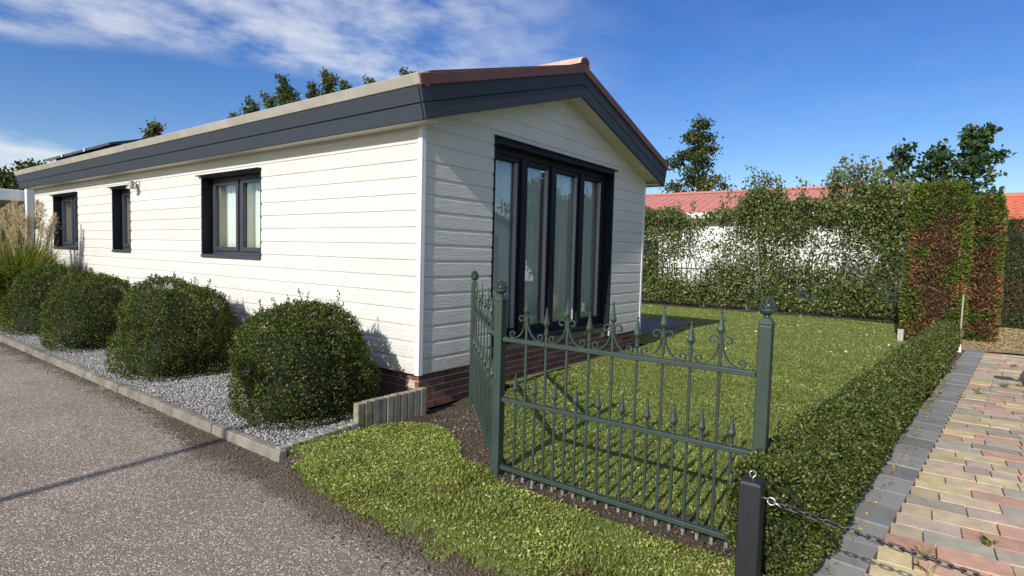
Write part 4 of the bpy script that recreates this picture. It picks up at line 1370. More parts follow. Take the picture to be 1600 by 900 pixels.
# ------------------------------------------------------------------ shrubs and hedges
def ellipsoid_shrub(c, rx, ry, rz, seed, nleaf, label, group, lsize=(0.013, 0.025)):
    rg = np.random.RandomState(seed)
    t = thing('box_shrub', (c[0], c[1], -0.02), label, 'shrub', group)
    def shape(dirs):
        f = 1+0.115*fnoise(dirs*1.0, 1.8, seed, 2)+0.085*fnoise(dirs, 5.5, seed+1, 2)+0.06*fnoise(dirs, 13, seed+2, 2)
        # squarer than a ball
        pw = np.where(dirs[:, 2] < 0, 3.4, 2.2)
        k = (np.abs(dirs[:, 0])**pw+np.abs(dirs[:, 1])**pw+np.abs(dirs[:, 2])**pw)**(-1/pw)
        return f*k
    C_ = np.array(c)
    S_ = np.array([rx, ry, rz])
    # closed dark core, no real branches; near-black stands in for inner shade
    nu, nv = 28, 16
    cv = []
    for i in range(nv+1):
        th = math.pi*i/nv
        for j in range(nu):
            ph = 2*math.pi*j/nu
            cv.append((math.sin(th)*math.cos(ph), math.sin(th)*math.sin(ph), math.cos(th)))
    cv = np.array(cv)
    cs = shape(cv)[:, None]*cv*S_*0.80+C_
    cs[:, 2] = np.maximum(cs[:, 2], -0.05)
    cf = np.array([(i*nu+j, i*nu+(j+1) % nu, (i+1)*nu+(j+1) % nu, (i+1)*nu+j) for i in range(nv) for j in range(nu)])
    np_obj('dark_core', cs, cf, 'shrub_core', t, True)
    d = unit(rg.normal(size=(nleaf, 3)))
    low = c[2]/rz
    d = d[d[:, 2] > -low*0.98]
    r = shape(d)*(0.86+0.17*rg.beta(2.2, 1.3, len(d)))
    P = d*r[:, None]*S_+C_
    P = P[P[:, 2] > -0.03]
    dn = unit((P-C_)/S_**2)
    D = unit(dn*0.55+np.array([0, 0, 0.45])+rg.normal(size=P.shape)*0.65)
    L = rg.uniform(lsize[0], lsize[1], len(P))
    parts = [leaves(P, D, L, L*0.62, rg, 0.12)]
    # shoots poking out of the clipped surface
    ns = 360
    sdirs = unit(rg.normal(size=(ns, 3))+np.array([0, 0, 0.7]))
    sdirs = sdirs[sdirs[:, 2] > -0.2]
    tw = MB()
    for sdir in sdirs:
        p0 = shape(sdir[None])[0]*sdir*S_*0.95+C_
        ax = unit((sdir*0.5+np.array([0, 0, 0.8])+rg.normal(size=3)*0.22)[None])[0]
        ln = rg.uniform(0.03, 0.085)+(0.08 if rg.uniform() < 0.12 else 0)
        k = int(10+ln*190)
        s_ = rg.uniform(0.1, 1, k)
        Pk = p0+ax*ln*s_[:, None]+rg.normal(size=(k, 3))*0.005
        Dk = ax*0.7+rg.normal(size=(k, 3))*0.7
        Lk = rg.uniform(lsize[0], lsize[1]*0.9, k)
        parts.append(leaves(Pk, Dk, Lk, Lk*0.6, rg, 0.12))
    V, F = cat_mesh(parts)
    np_obj('foliage', V, F, 'box_leaf', t)
    return t
SG = 'clipped round shrubs along the side wall'
ellipsoid_shrub((-0.70, 0.67, 0.37), 0.52, 0.51, 0.55, 101, 46000, 'clipped round box shrub nearest the house corner and palisades', SG)
ellipsoid_shrub((-0.70, 3.10, 0.38), 0.56, 0.62, 0.58, 102, 44000, 'wide round box shrub in front of the wide window', SG)
ellipsoid_shrub((-0.70, 5.60, 0.38), 0.54, 0.60, 0.56, 103, 34000, 'round box shrub below the narrow window, third from the corner', SG, (0.014, 0.028))
ellipsoid_shrub((-0.72, 7.60, 0.39), 0.54, 0.62, 0.58, 104, 30000, 'round box shrub beside the tall ornamental grass', SG, (0.015, 0.03))

def hedge_low():
    rg = np.random.RandomState(7)
    t = thing('box_hedge', (-0.6, -3.15, 0), 'low clipped box hedge running between the lawn and the driveway edging', 'hedge')
    x0, x1 = -0.86, 7.95
    n = 150000
    # sample along length with density falling off with distance
    u = rg.uniform(0, 1, n)
    x = x0+(x1-x0)*(u**1.5)
    hw = 0.185-0.004*(x+0.8)
    H = 0.50-0.006*x
    per = rg.uniform(0, 1, n)
    # cross-section: rounded box, angle param
    a = R(-62)+per*R(304)
    cx, cz = np.cos(a), np.sin(a)
    pw = 3.2
    k = (np.abs(cx)**pw+np.abs(cz)**pw)**(-1/pw)
    Q = np.stack([x, cx*0.3, cz*0.3], 1)
    nz = 1+0.10*fnoise(Q, 3.0, 5, 3)+0.10*fnoise(Q, 13, 6, 2)
    dep = 0.70+0.33*rg.beta(2.4, 1.2, n)
    yo = cx*k*hw*nz*dep
    zo = H*0.5+cz*k*H*0.5*(1+(nz-1)*0.7)*dep
    P = np.stack([x, hedge_y(x)+yo, zo], 1)
    # end cap
    m = 6500
    ec = rg.normal(size=(m, 3)); ec = unit(ec); ec[:, 0] = -np.abs(ec[:, 0])
    kk = (np.abs(ec[:, 0])**pw+np.abs(ec[:, 1])**pw+np.abs(ec[:, 2])**pw)**(-1/pw)
    E = ec*kk[:, None]*np.array([0.16, 0.185, 0.25])*(0.82+0.22*rg.beta(2, 1.2, m))[:, None]+np.array([x0+0.08, hedge_y(x0), 0.25])
    nrm = np.concatenate([np.stack([0*x, cx, cz], 1), ec])
    P = np.concatenate([P, E])
    ok = P[:, 2] > 0.0
    P = P[ok]; nrm = nrm[ok]
    D = nrm*0.5+np.array([0, 0, 0.5])+rg.normal(size=P.shape)*0.7
    far = np.clip((P[:, 0]+0.8)/8, 0, 1)
    L = rg.uniform(0.009, 0.0175, len(P))*(1+1.1*far)
    parts = [leaves(P, D, L, L*0.65, rg, 0.12)]
    for i in range(330):
        xx = x0+0.05+(x1-x0)*rg.uniform()**1.3
        p0 = np.array([xx, hedge_y(xx)+rg.uniform(-0.17, 0.17), 0.47-0.006*xx])
        ln = rg.uniform(0.02, 0.07)
        k_ = 12
        Pk = p0+np.array([rg.normal()*0.2, rg.normal()*0.2, 1])*ln*rg.uniform(0.1, 1, k_)[:, None]+rg.normal(size=(k_, 3))*0.005
        Lk = rg.uniform(0.012, 0.02, k_)*(1+0.6*np.clip((xx+0.8)/8, 0, 1))
        parts.append(leaves(Pk, np.array([0, 0, 0.7])+rg.normal(size=(k_, 3))*0.7, Lk, Lk*0.6, rg, 0.12))
    V, F = cat_mesh(parts)
    np_obj('foliage', V, F, 'hedge_leaf', t)
    core = MB()  # solid filler inside the hedge; its dark colour paints the shaded gaps
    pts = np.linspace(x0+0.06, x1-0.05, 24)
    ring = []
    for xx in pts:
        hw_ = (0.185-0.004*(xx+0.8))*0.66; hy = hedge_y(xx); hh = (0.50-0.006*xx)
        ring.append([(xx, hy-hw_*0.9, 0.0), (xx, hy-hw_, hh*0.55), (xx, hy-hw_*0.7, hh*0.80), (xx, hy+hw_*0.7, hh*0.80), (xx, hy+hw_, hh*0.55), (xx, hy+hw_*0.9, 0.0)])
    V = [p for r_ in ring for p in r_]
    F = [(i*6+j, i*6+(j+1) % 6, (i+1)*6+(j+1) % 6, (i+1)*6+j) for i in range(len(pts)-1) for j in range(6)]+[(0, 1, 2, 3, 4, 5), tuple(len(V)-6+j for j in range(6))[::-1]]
    core.add(V, F).build('dark_core', 'shrub_core', t)
hedge_low()

def stem_tubes(mb, base, h, rg, n=3, spread=0.25, r=0.02):
    for i in range(n):
        p = np.array(base, float)
        pts = [tuple(p)]
        d = np.array([rg.normal()*spread*0.5, rg.normal()*spread, 1.0])
        for k in range(5):
            d = d+rg.normal(size=3)*0.12
            d[2] = abs(d[2])
            p = p+unit(d[None])[0]*h/5
            pts.append(tuple(p))
        mb.tube(pts, [r*(1-0.15*k) for k in range(6)], 5)
def tall_hedge():
    rg = np.random.RandomState(17)
    t = thing('leafy_hedge', (12.7, 0.5, 0), 'tall loose leafy hedge across the back of the lawn in front of the white house', 'hedge')
    n = 150000
    y = rg.uniform(-3.6, 6.2, n)
    x = 12.65+rg.normal(size=n)*0.26
    top = 2.72+0.16*np.sin(y*2.1+0.6)+0.1*np.sin(y*5.3)
    top = np.where(y < 0.9, top+0.30, top)
    z = rg.uniform(0.05, 1, n)*top
    P = np.stack([x, y, z], 1)
    f = fnoise(P, 1.5, 3, 3)+0.7*fnoise(P, 4.5, 4, 2)
    dens = 0.68+0.70*np.clip((z-1.75)/0.8, 0, 1)+0.75*np.clip((1.15-z)/0.6, 0, 1)
    dens = dens-0.55*np.clip((0.35-z)/0.3, 0, 1)
    # thin places where the white house shows through
    for (yy, zz, sy, sz, a) in ((2.15, 0.95, 0.5, 0.45, 1.7), (3.1, 0.75, 0.35, 0.25, 1.0), (3.3, 1.6, 0.45, 0.35, 0.5), (-0.7, 1.55, 0.3, 0.3, 0.6), (-1.9, 0.85, 0.45, 0.45, 1.5), (-0.9, 0.55, 0.25, 0.3, 1.2), (0.5, 0.45, 0.25, 0.3, 1.2), (0.4, 1.75, 0.3, 0.3, 0.3), (1.4, 0.4, 0.2, 0.25, 1.0), (-2.7, 0.45, 0.3, 0.3, 1.2)):
        dens -= 0.55*a*np.exp(-((y-yy)/sy)**2-((z-zz)/sz)**2)
    keep = rg.uniform(-0.5, 0.5, n)+0.5 < dens*0.60+f*0.52
    P = P[keep]
    parts = []
    D = rg.normal(size=P.shape)*0.7+np.array([-0.5, 0, 0.25])
    L = rg.uniform(0.05, 0.09, len(P))
    parts.append(leaves(P, D, L, L*0.68, rg, 0.1))
    # leafy shoots standing above the clipped top
    shoots = MB()
    spots = [(3.9, 3.05, 4), (2.9, 3.0, 3), (1.9, 3.0, 3), (1.3, 3.3, 4), (0.55, 3.9, 8), (0.2, 3.65, 7), (-0.25, 3.6, 6), (-0.8, 3.5, 5), (-1.3, 3.75, 9), (-1.7, 4.0, 11), (-1.95, 3.8, 8), (-2.4, 3.6, 8), (-2.8, 3.5, 5), (4.9, 3.2, 3)]
    for yy, zt, k in spots:
        for i in range(k):
            y0 = yy+rg.normal()*0.18; zt_ = zt-rg.uniform(0, 0.5)*(i > 0)
            p0 = np.array([12.65+rg.normal()*0.15, y0, 2.2])
            p1 = np.array([p0[0]+rg.normal()*0.15, y0+rg.normal()*0.12, zt_])
            shoots = MB()
            shoots.tube([tuple(p0), tuple((p0+p1)/2+rg.normal(size=3)*0.03), tuple(p1)], [0.012, 0.009, 0.004], 4)
            shoots.build('shoot', 'bark', t)
            m = int(62*(zt_-2.2))
            s_ = rg.uniform(0.1, 1, m)
            Pk = p0+(p1-p0)*s_[:, None]+rg.normal(size=(m, 3))*np.array([0.07, 0.07, 0.03])
            Dk = rg.normal(size=(m, 3))*0.7+np.array([-0.2, 0, 0.35])
            Lk = rg.uniform(0.06, 0.11, m)
            parts.append(leaves(Pk, Dk, Lk, Lk*0.66, rg, 0.1))
    V, F = cat_mesh(parts)
    np_obj('foliage', V, F, 'beech_leaf', t)
    for i in range(17):
        st = MB()
        yy = -3.3+i*0.56+rg.uniform(-0.15, 0.15)
        stem_tubes(st, (12.7+rg.normal()*0.06, yy, -0.05), 2.6, rg, 3, 0.34, 0.022)
        st.build('stem', 'bark_pale' if i % 3 == 0 else 'bark', t)
tall_hedge()
# dark litter strip under the tall hedge
sheet('hedge_soil', 12.15, 13.5, -3.9, 9, 0.1, lambda P: 0.022+fnoise(P, 5, 81, 2)*0.012, 'soil')

def thuja(name, c, rx, ry, h, seed, n, label, m='thuja_leaf', pw=3.2):
    rg = np.random.RandomState(seed)
    t = thing(name, (c[0], c[1], 0), label, 'conifer')
    def rad(a, z):
        k = (np.abs(np.cos(a))**pw+np.abs(np.sin(a))**pw)**(-1/pw)
        taper = np.clip((1.03-z/h)/0.12, 0.12, 1)**0.5*(0.93+0.07*np.clip(z/h*4, 0, 1))
        return k*taper
    a = rg.uniform(0, 2*np.pi, n); z = h*rg.uniform(0.0, 1.0, n)
    Q = np.stack([np.cos(a)*rx+c[0], np.sin(a)*ry+c[1], z], 1)
    r = rad(a, z)*(1+0.07*fnoise(Q, 2.8, seed, 3)+0.05*fnoise(Q, 9, seed+1, 2))*(0.80+0.25*rg.beta(2, 1.2, n))
    P = np.stack([c[0]+np.cos(a)*rx*r, c[1]+np.sin(a)*ry*r, z], 1)
    top = rg.uniform(-1, 1, size=(n//12, 2))
    PT = np.stack([c[0]+top[:, 0]*rx*0.85, c[1]+top[:, 1]*ry*0.85, h*(0.985+0.02*rg.normal(size=len(top)))], 1)
    P = np.concatenate([P, PT])
    nr = unit((P-np.array([c[0], c[1], 0]))*np.array([1/rx, 1/ry, 0])+1e-6)
    D = nr*0.75+np.array([0, 0, 0.35])+rg.normal(size=P.shape)*0.42
    L = rg.uniform(0.035, 0.08, len(P))
    V, F = leaves(P, D, L, L*0.36, rg, 0.05)
    np_obj('foliage', V, F, m, t)
    nu = 20
    zs = [0.02, 0.3, 0.6, 0.85, 0.95]
    cv = [(c[0]+math.cos(2*math.pi*j/nu)*rx*0.74*rad(np.array([2*math.pi*j/nu]), np.array([s_*h]))[0], c[1]+math.sin(2*math.pi*j/nu)*ry*0.74*rad(np.array([2*math.pi*j/nu]), np.array([s_*h]))[0], s_*h) for s_ in zs for j in range(nu)]
    cf = [(i*nu+j, i*nu+(j+1) % nu, (i+1)*nu+(j+1) % nu, (i+1)*nu+j) for i in range(len(zs)-1) for j in range(nu)]+[tuple((len(zs)-1)*nu+j for j in range(nu))]
    MB().add(cv, cf).build('dark_core', 'conifer_core', t)  # closed filler core, coloured dark to read as inner shade
    tr = MB(); tr.tube([(c[0], c[1], -0.1), (c[0], c[1], 0.5)], [0.07, 0.05], 8); tr.build('trunk', 'bark', t)
thuja('thuja', (9.15, -3.52, 0), 0.42, 0.42, 2.74, 201, 30000, 'tall columnar thuja browned by drought at the end of the box hedge')
thuja('thuja', (10.3, -4.22, 0), 0.50, 0.24, 2.58, 202, 20000, 'narrow browned thuja just behind the taller one')
thuja('conifer_hedge', (13.9, -5.95, 0), 0.45, 1.85, 2.42, 203, 70000, 'dark clipped conifer hedge behind the wood chip bed at the right', 'conifer_leaf', 6)

# white stake and wooden stub
t = thing('garden_stake', (8.12, -3.90, 0), 'thin grey stake with a white foot beside the thuja', 'stake')
m_ = MB(); m_.tube([(8.12, -3.90, 0.06), (8.16, -3.91, 0.9)], 0.011, 6); m_.build('pole', 'wood_grey', t)
m_ = MB(); m_.tube([(8.11, -3.90, -0.05), (8.12, -3.90, 0.14)], [0.036, 0.022], 6); m_.build('foot', 'white_trim', t)
t = thing('wooden_stub', (9.0, -3.10, 0), 'short weathered wooden post on the lawn in front of the thuja', 'post')
bevel(MB().box(8.72, 8.81, -3.13, -3.04, -0.1, 0.20).build('post', 'wood_grey', t), 0.01, 2)
MB().prism([(8.715, -3.135, 0.2005), (8.815, -3.135, 0.2005), (8.765, -3.135, 0.215)], (0, 0.1, 0)).build('cap', 'wood_grey', t)

# back fence
t = thing('bar_fence', (13.45, 1.5, 0), 'low black metal bar fence showing through the tall hedge', 'fence')
for z in (0.25, 1.08):
    MB().box(13.44, 13.46, -3.6, 7.4, z-0.015, z+0.015).build('rail', 'iron_black', t)
bfm = MB().box(-0.011, 0.011, -0.011, 0.011, 0, 1.22).mesh('bar', 'iron_black')
for i in range(74):
    link(bfm, 'bar', t, (13.45, -3.5+i*0.148, 0.02))

# ------------------------------------------------------------------ trees
def tree(name, base, h, crown_lo, rfun, nlimb, leaf_n, lsize, m, bark, seed, label, group=None, clump=0.16, up=0.55, trunk_r=0.12, wind=0.05, flat=0.8):
    rg = np.random.RandomState(seed)
    t = thing(name, base, label, 'tree', group)
    B = np.array(base, float)
    tr = MB()
    pts = []; p = B.copy()
    off = np.cumsum(rg.normal(size=(8, 2))*wind, 0)
    for k in range(9):
        f = k/8
        q = B+np.array([0, 0, h*f*0.98])
        if k: q[:2] += off[k-1]*0.6
        pts.append(q)
    tr.tube([tuple(q) for q in pts], [trunk_r*(1-0.93*k/8) for k in range(9)], 7)
    tr.build('trunk', bark, t)
    pts = np.array(pts)
    lm_ = MB(); centers = []; weights = []
    ga = 2.4
    for i in range(nlimb):
        f = crown_lo+(0.97-crown_lo)*((i+0.5)/nlimb)
        kf = f*8; k0 = int(min(kf, 7)); s = pts[k0]+(pts[k0+1]-pts[k0])*(kf-k0)
        a = i*ga+rg.uniform(-0.4, 0.4)
        L = rfun((f-crown_lo)/(1-crown_lo))*rg.uniform(0.7, 1.12)
        d = np.array([math.cos(a), math.sin(a), up+rg.normal()*0.12])
        q = s.copy(); line = [q.copy()]
        for k in range(4):
            d = d+rg.normal(size=3)*0.16
            q = q+unit(d[None])[0]*L/4
            line.append(q.copy())
        r0 = max(0.008, trunk_r*0.34*(1-f*0.6))
        lm_.tube([tuple(v) for v in line], [r0*(1-0.2*k) for k in range(5)], 5)
        for k in range(1, 5):
            nsub = 2 if k < 4 else 1
            for j in range(nsub):
                e = line[k]+unit(rg.normal(size=(1, 3))+np.array([0, 0, 0.4]))[0]*L*rg.uniform(0.12, 0.32)
                lm_.tube([tuple(line[k]), tuple((line[k]+e)/2+rg.normal(size=3)*0.02), tuple(e)], [r0*0.4, r0*0.3, r0*0.15], 4)
                centers.append(e); weights.append(0.5+k*0.25)
                centers.append((line[k]+e)/2); weights.append(0.4+k*0.15)
        centers.append(line[-1]); weights.append(1.2)
    centers.append(pts[-1]); weights.append(1.5)
    lm_.build('limbs', bark, t)
    centers = np.array(centers); weights = np.array(weights)
    weights *= rg.uniform(0.35, 1.5, len(weights))
    idx = rg.choice(len(centers), leaf_n, p=weights/weights.sum())
    P = centers[idx]+rg.normal(size=(leaf_n, 3))*clump*np.array([1, 1, flat])
    D = rg.normal(size=P.shape)+np.array([0, 0, -0.1])
    L = rg.uniform(lsize[0], lsize[1], leaf_n)
    V, F = leaves(P, D, L, L*0.7, rg, 0.1)
    np_obj('crown', V, F, m, t)
    return t
tree('alder_tree', (24, 6.0, 0), 8.2, 0.36, lambda s: 2.5*(1-s)**0.9*min(1, 0.5+s*3)+0.22, 21, 9000, (0.09, 0.17), 'alder_leaf', 'bark', 301, 'tall open-crowned tree rising behind the red roof beside the gable', clump=0.20, up=0.16, trunk_r=0.16, wind=0.03, flat=0.5)
for i, (y, h, r, n, lab) in enumerate([(-4.0, 4.72, 0.85, 2700, 'tallest large-leaved tree standing behind the browned thuja'), (-3.3, 4.3, 0.6, 1700, 'middle of the three large-leaved trees behind the thuja'), (-2.6, 4.5, 0.5, 1300, 'slim large-leaved sapling left of the two behind the thuja')]):
    tree('sweetgum_tree', (14.1, y, 0), h, 0.45, lambda s, r=r: r*(1-s)**0.6+0.14, 24, n, (0.085, 0.15), 'gum_leaf', 'bark', 302+i, lab, 'large-leaved trees behind the thuja', clump=0.06, up=0.8, trunk_r=0.06)
def cam_pt(u, v, d):
    dr = ca*((u-800)/890.22)-cb*((v-450)/890.22)+cw
    return CAM+dr*d
pear = [(398, 155, 20, 'leftmost of the slim trees showing above the chalet eave'), (443, 117, 21, 'second from the left of the slim trees above the chalet eave'), (508, 106, 20, 'slim tree with the fullest tip above the middle of the chalet eave'), (537, 122, 22, 'thin tree just right of the fullest one above the chalet eave'), (583, 120, 21, 'small treetop peeping over the eave left of the roof corner'), (631, 103, 20, 'treetop beside the roof corner above the chalet eave'), (372, 176, 21, 'tiny treetop left of the other slim trees over the eave'), (418, 143, 22, 'low treetop between the two leftmost slim trees over the eave'), (462, 137, 23, 'bushy treetop just right of the second slim tree over the eave'), (488, 128, 21, 'short treetop just left of the fullest slim tree over the eave'), (524, 110, 23, 'tall thin treetop touching the fullest slim tree over the eave'), (603, 124, 22, 'small treetop between the two beside the roof corner')]
for i, (u, v, d, lab) in enumerate(pear):
    q = cam_pt(u, v, d)
    tree('slim_tree', (q.x, q.y, 0), q.z, 0.42, lambda s: 0.62*(1-s)**0.35+0.10, 44, 4200, (0.06, 0.12), 'pear_leaf', 'bark', 310+i, lab, 'slim trees behind the chalet', clump=0.06, up=2.0, trunk_r=0.07)
q = cam_pt(240, 184, 24)
tree('cypress_tree', (q.x, q.y, 0), q.z, 0.3, lambda s: 0.75*(1-s)**0.9+0.1, 30, 4200, (0.10, 0.18), 'conifer_leaf', 'bark', 330, 'small dark conifer top showing above the far end of the eave', clump=0.12, up=0.5, trunk_r=0.09)
for i, (u, v, d, r, lab) in enumerate([(62, 258, 34, 1.3, 'dark round tree behind the carport roof at the left'), (8, 266, 36, 1.2, 'dark tree at the left edge behind the carport roof'), (30, 300, 40, 1.8, 'low dark tree behind the carport between its neighbours')]):
    q = cam_pt(u, v, d)
    tree('far_tree', (q.x, q.y, 0), q.z, 0.25, lambda s, r=r: r*math.sqrt(max(0.02, 1-(2*s-0.9)**2*0.8)), 18, 3500, (0.16, 0.28), 'alder_leaf', 'bark', 340+i, lab, 'trees behind the carport', clump=0.28, up=0.4, trunk_r=0.14)

# ornamental grass
def pampas(c, seed, label, h, spread, nb, npl):
    rg = np.random.RandomState(seed)
    t = thing('ornamental_grass', (c[0], c[1], 0), label, 'ornamental grass')
    Vs = []; Fs = []; k = 0
    for i in range(nb):
        a = rg.uniform(0, 6.28); d = np.array([math.cos(a), math.sin(a), 0]); s_ = np.array([-math.sin(a), math.cos(a), 0])
        b = np.array([c[0], c[1], 0])+d*rg.uniform(0, 0.28)+s_*rg.normal()*0.08
        L = h*rg.uniform(0.5, 1.0); bend = rg.uniform(0.15, 0.9)*spread
        for q in range(6):
            f = q/5
            p = b+d*bend*f**2+np.array([0, 0, 1])*L*(f-0.42*f**3*min(1, bend*1.2))
            w = 0.011*(1-f)**0.6+0.0015
            Vs += [p-s_*w, p+s_*w]
            if q: Fs.append((k+2*q-2, k+2*q-1, k+2*q+1, k+2*q))
        k += 12
    np_obj('blades', np.array(Vs), np.array(Fs), 'pampas_leaf', t)
    for i in range(npl):
        a = rg.uniform(0, 6.28); rr_ = rg.uniform(0.05, 0.45)*spread
        b = np.array([c[0]+math.cos(a)*0.12, c[1]+math.sin(a)*0.12, 0.3])
        e = np.array([c[0]+math.cos(a)*rr_, c[1]+math.sin(a)*rr_, h*rg.uniform(0.92, 1.22)])
        ax = unit((e-b)[None])[0]
        m = 420
        s_ = rg.uniform(0, 1, m)
        Pk = e-ax*0.48*s_[:, None]+rg.normal(size=(m, 3))*(0.035*np.sin(np.pi*np.clip(s_*0.9+0.08, 0, 1)))[:, None]
        Dk = ax*0.9+rg.normal(size=(m, 3))*0.4
        Lk = rg.uniform(0.03, 0.07, m)
        V, F = leaves(Pk, Dk, Lk, Lk*0.16, rg, 0.05)
        pl_ = np_obj('plume', V, F, 'plume', t)
        st = MB(); st.tube([tuple(b), tuple(e)], 0.006, 4); st.build('stalk', 'pampas_leaf', pl_)
pampas((-0.80, 8.75, 0), 401, 'tall tan-plumed ornamental grass clump beside the last round shrub', 1.70, 1.2, 4200, 13)
pampas((-0.95, 10.3, 0), 402, 'tan-plumed ornamental grass at the left edge of the picture', 1.7, 1.05, 2600, 10)

# ------------------------------------------------------------------ carport at the end of the chalet
t = thing('carport', (0.6, 13.0, 0), 'white flat-roofed carport behind the far end of the chalet', 'carport')
bevel(MB().box(0.22, 0.36, 12.96, 13.10, -0.05, 2.62).build('post', 'white_trim', t), 0.01)
bevel(MB().box(-3.4, -3.26, 13.4, 13.54, -0.05, 2.2).build('post', 'white_trim', t), 0.01)
MB().box(-3.6, 0.9, 13.3, 18.0, 2.42, 2.50).build('roof', 'white_wall', t)
bevel(MB().box(-3.65, 1.0, 13.22, 13.295, 2.28, 2.53).build('fascia', 'white_trim', t), 0.01)
MB().box(-3.5, 0.9, 17.9, 18.0, -0.1, 2.4).build('back_wall', 'interior', t)

# ------------------------------------------------------------------ neighbour houses
def rib_roof(mb, x0, z0, x1, z1, y0, y1, pitch, th=0.05, rib=0.025):
    y = y0
    mb.hexa([(x0, y0, z0-th), (x1, y0, z1-th), (x1, y1, z1-th), (x0, y1, z0-th)], [(x0, y0, z0), (x1, y0, z1), (x1, y1, z1), (x0, y1, z0)])
    n = int((y1-y0)/pitch)
    for i in range(n+1):
        y = y0+i*pitch
        mb.hexa([(x0-0.004, y, z0+0.001), (x1, y, z1+0.001), (x1, y+0.05, z1+0.001), (x0-0.004, y+0.05, z0+0.001)], [(x0-0.004, y+0.012, z0+rib), (x1, y+0.012, z1+rib), (x1, y+0.038, z1+rib), (x0-0.004, y+0.038, z0+rib)])
t = thing('white_house', (17.0, 2.0, 0), 'white house with a salmon-red metal roof behind the tall hedge', 'house')
WH0, WH1 = -2.6, 9.0
hw_holes = [(4.9, 5.8, 0.15, 2.1), (6.8, 7.8, 1.0, 2.1)]
w_ = MB()
for r in rects_around(WH0, WH1, 0, 2.86, hw_holes):
    w_.box(17.0, 17.15, r[0], r[1], r[2], r[3])
w_.build('wall', 'white_wall', t)
MB().box(17.15, 22.6, WH0, WH0+0.12, 0, 2.86).build('end_wall', 'white_wall', t)
MB().box(17.15, 22.6, WH1-0.12, WH1, 0, 2.86).build('end_wall', 'white_wall', t)
MB().box(22.5, 22.6, WH0+0.12, WH1-0.12, 0, 2.86).build('rear_wall', 'white_wall', t)
for h in hw_holes:
    fr = MB()
    fr.box(16.99, 17.06, h[0], h[0]+0.06, h[2], h[3]); fr.box(16.99, 17.06, h[1]-0.06, h[1], h[2], h[3])
    fr.box(16.99, 17.06, h[0]+0.061, h[1]-0.061, h[3]-0.06, h[3]); fr.box(16.99, 17.06, h[0]+0.061, h[1]-0.061, h[2], h[2]+0.06)
    f_ = fr.build('window', 'white_trim', t)
    MB().box(17.02, 17.03, h[0]+0.06, h[1]-0.06, h[2]+0.06, h[3]-0.06).build('pane', 'solar', f_)
MB().box(16.55, 16.70, WH0-0.2, WH1+0.2, 2.80, 2.985).build('gutter', 'white_trim', t)
MB().box(16.70, 17.0, WH0-0.2, WH1+0.2, 2.86, 2.90).build('soffit', 'white_wall', t)
rf = MB()
rib_roof(rf, 16.62, 3.02, 19.8, 4.05, WH0-0.25, WH1+0.25, 0.30)
rib_roof(rf, 23.0, 3.02, 19.8, 4.05, WH0-0.25, WH1+0.25, 0.30)
rf = rf.build('roof', 'roof_red', t)
m_ = MB(); m_.prism([(19.62, WH0-0.25, 4.02), (19.8, WH0-0.25, 4.12), (19.98, WH0-0.25, 4.02)], (0, WH1-WH0+0.5, 0)); m_.build('ridge_cap', 'roof_red', rf)
for yy in (WH0, WH1-0.12):
    MB().prism([(17.0, yy, 2.861), (22.6, yy, 2.861), (19.8, yy, 3.95)], (0, 0.12, 0)).build('gable', 'white_wall', t)
# right-hand tiled house
t = thing('tiled_house', (22.0, -7.5, 0), 'house with an orange-red tiled roof behind the conifer hedge at the right', 'house')
MB().box(20.6, 26.0, -14.0, -4.2, 0, 2.80).build('wall', 'white_wall', t)
def tile_roof(x0, z0, x1, z1, y0, y1, nrow, pitch):
    m_ = MB()
    sy = int((y1-y0)/pitch*6)
    for r_ in range(nrow):
        f0, f1 = r_/nrow, (r_+1.12)/nrow
        V = []; F = []
        for i in range(sy+1):
            y = y0+(y1-y0)*i/sy
            w = 0.028*math.sin(2*math.pi*(y-y0)/pitch)
            V += [(x0+(x1-x0)*f0, y, z0+(z1-z0)*f0+w+0.045), (x0+(x1-x0)*f1, y, z0+(z1-z0)*f1+w+0.005), (x0+(x1-x0)*f0, y, z0+(z1-z0)*f0+w+0.01)]
            if i:
                F += [(3*i-3, 3*i, 3*i+1, 3*i-2), (3*i-1, 3*i+2, 3*i, 3*i-3)]
        m_.add(V, F)
    return m_
tr_ = tile_roof(20.3, 2.75, 23.3, 3.85, -14.2, -4.0, 9, 0.24).build('roof', 'tile_red', t)
MB().prism([(26.3, -14.2, 2.75), (23.3, -14.2, 3.85), (23.3, -14.2, 3.80), (26.3, -14.2, 2.70)], (0, 10.2, 0)).build('rear_roof', 'tile_red', tr_)
m_ = MB(); m_.tube([(23.3, -14.2, 3.87), (23.3, -4.0, 3.87)], 0.12, 8); m_.build('ridge_cap', 'tile_red', tr_)
MB().box(20.22, 20.35, -14.2, -4.0, 2.66, 2.76).build('gutter', 'box_grey', t)
for yy in (-4.32,):
    MB().prism([(20.6, yy, 2.801), (26.0, yy, 2.801), (23.3, yy, 3.75)], (0, 0.12, 0)).build('gable', 'white_wall', t)

# ------------------------------------------------------------------ across the road and beyond the drive
t = thing('street_lamp', (-8.35, -0.02, -0.1), 'slim street lamp across the road whose shadow crosses the asphalt', 'street lamp')
m_ = MB(); m_.tube([(-8.35, -0.02, -0.1), (-8.35, -0.02, 1.0), (-8.35, -0.02, 4.5)], [0.06, 0.05, 0.04], 10); m_.build('pole', 'box_grey', t, True)
m_ = MB(); m_.lathe([(0.05, 0.0), (0.16, 0.05), (0.17, 0.10), (0.08, 0.2), (0.02, 0.23)], (-8.35, -0.02, 4.5), 14); m_.build('lantern', 'box_grey', t, True)

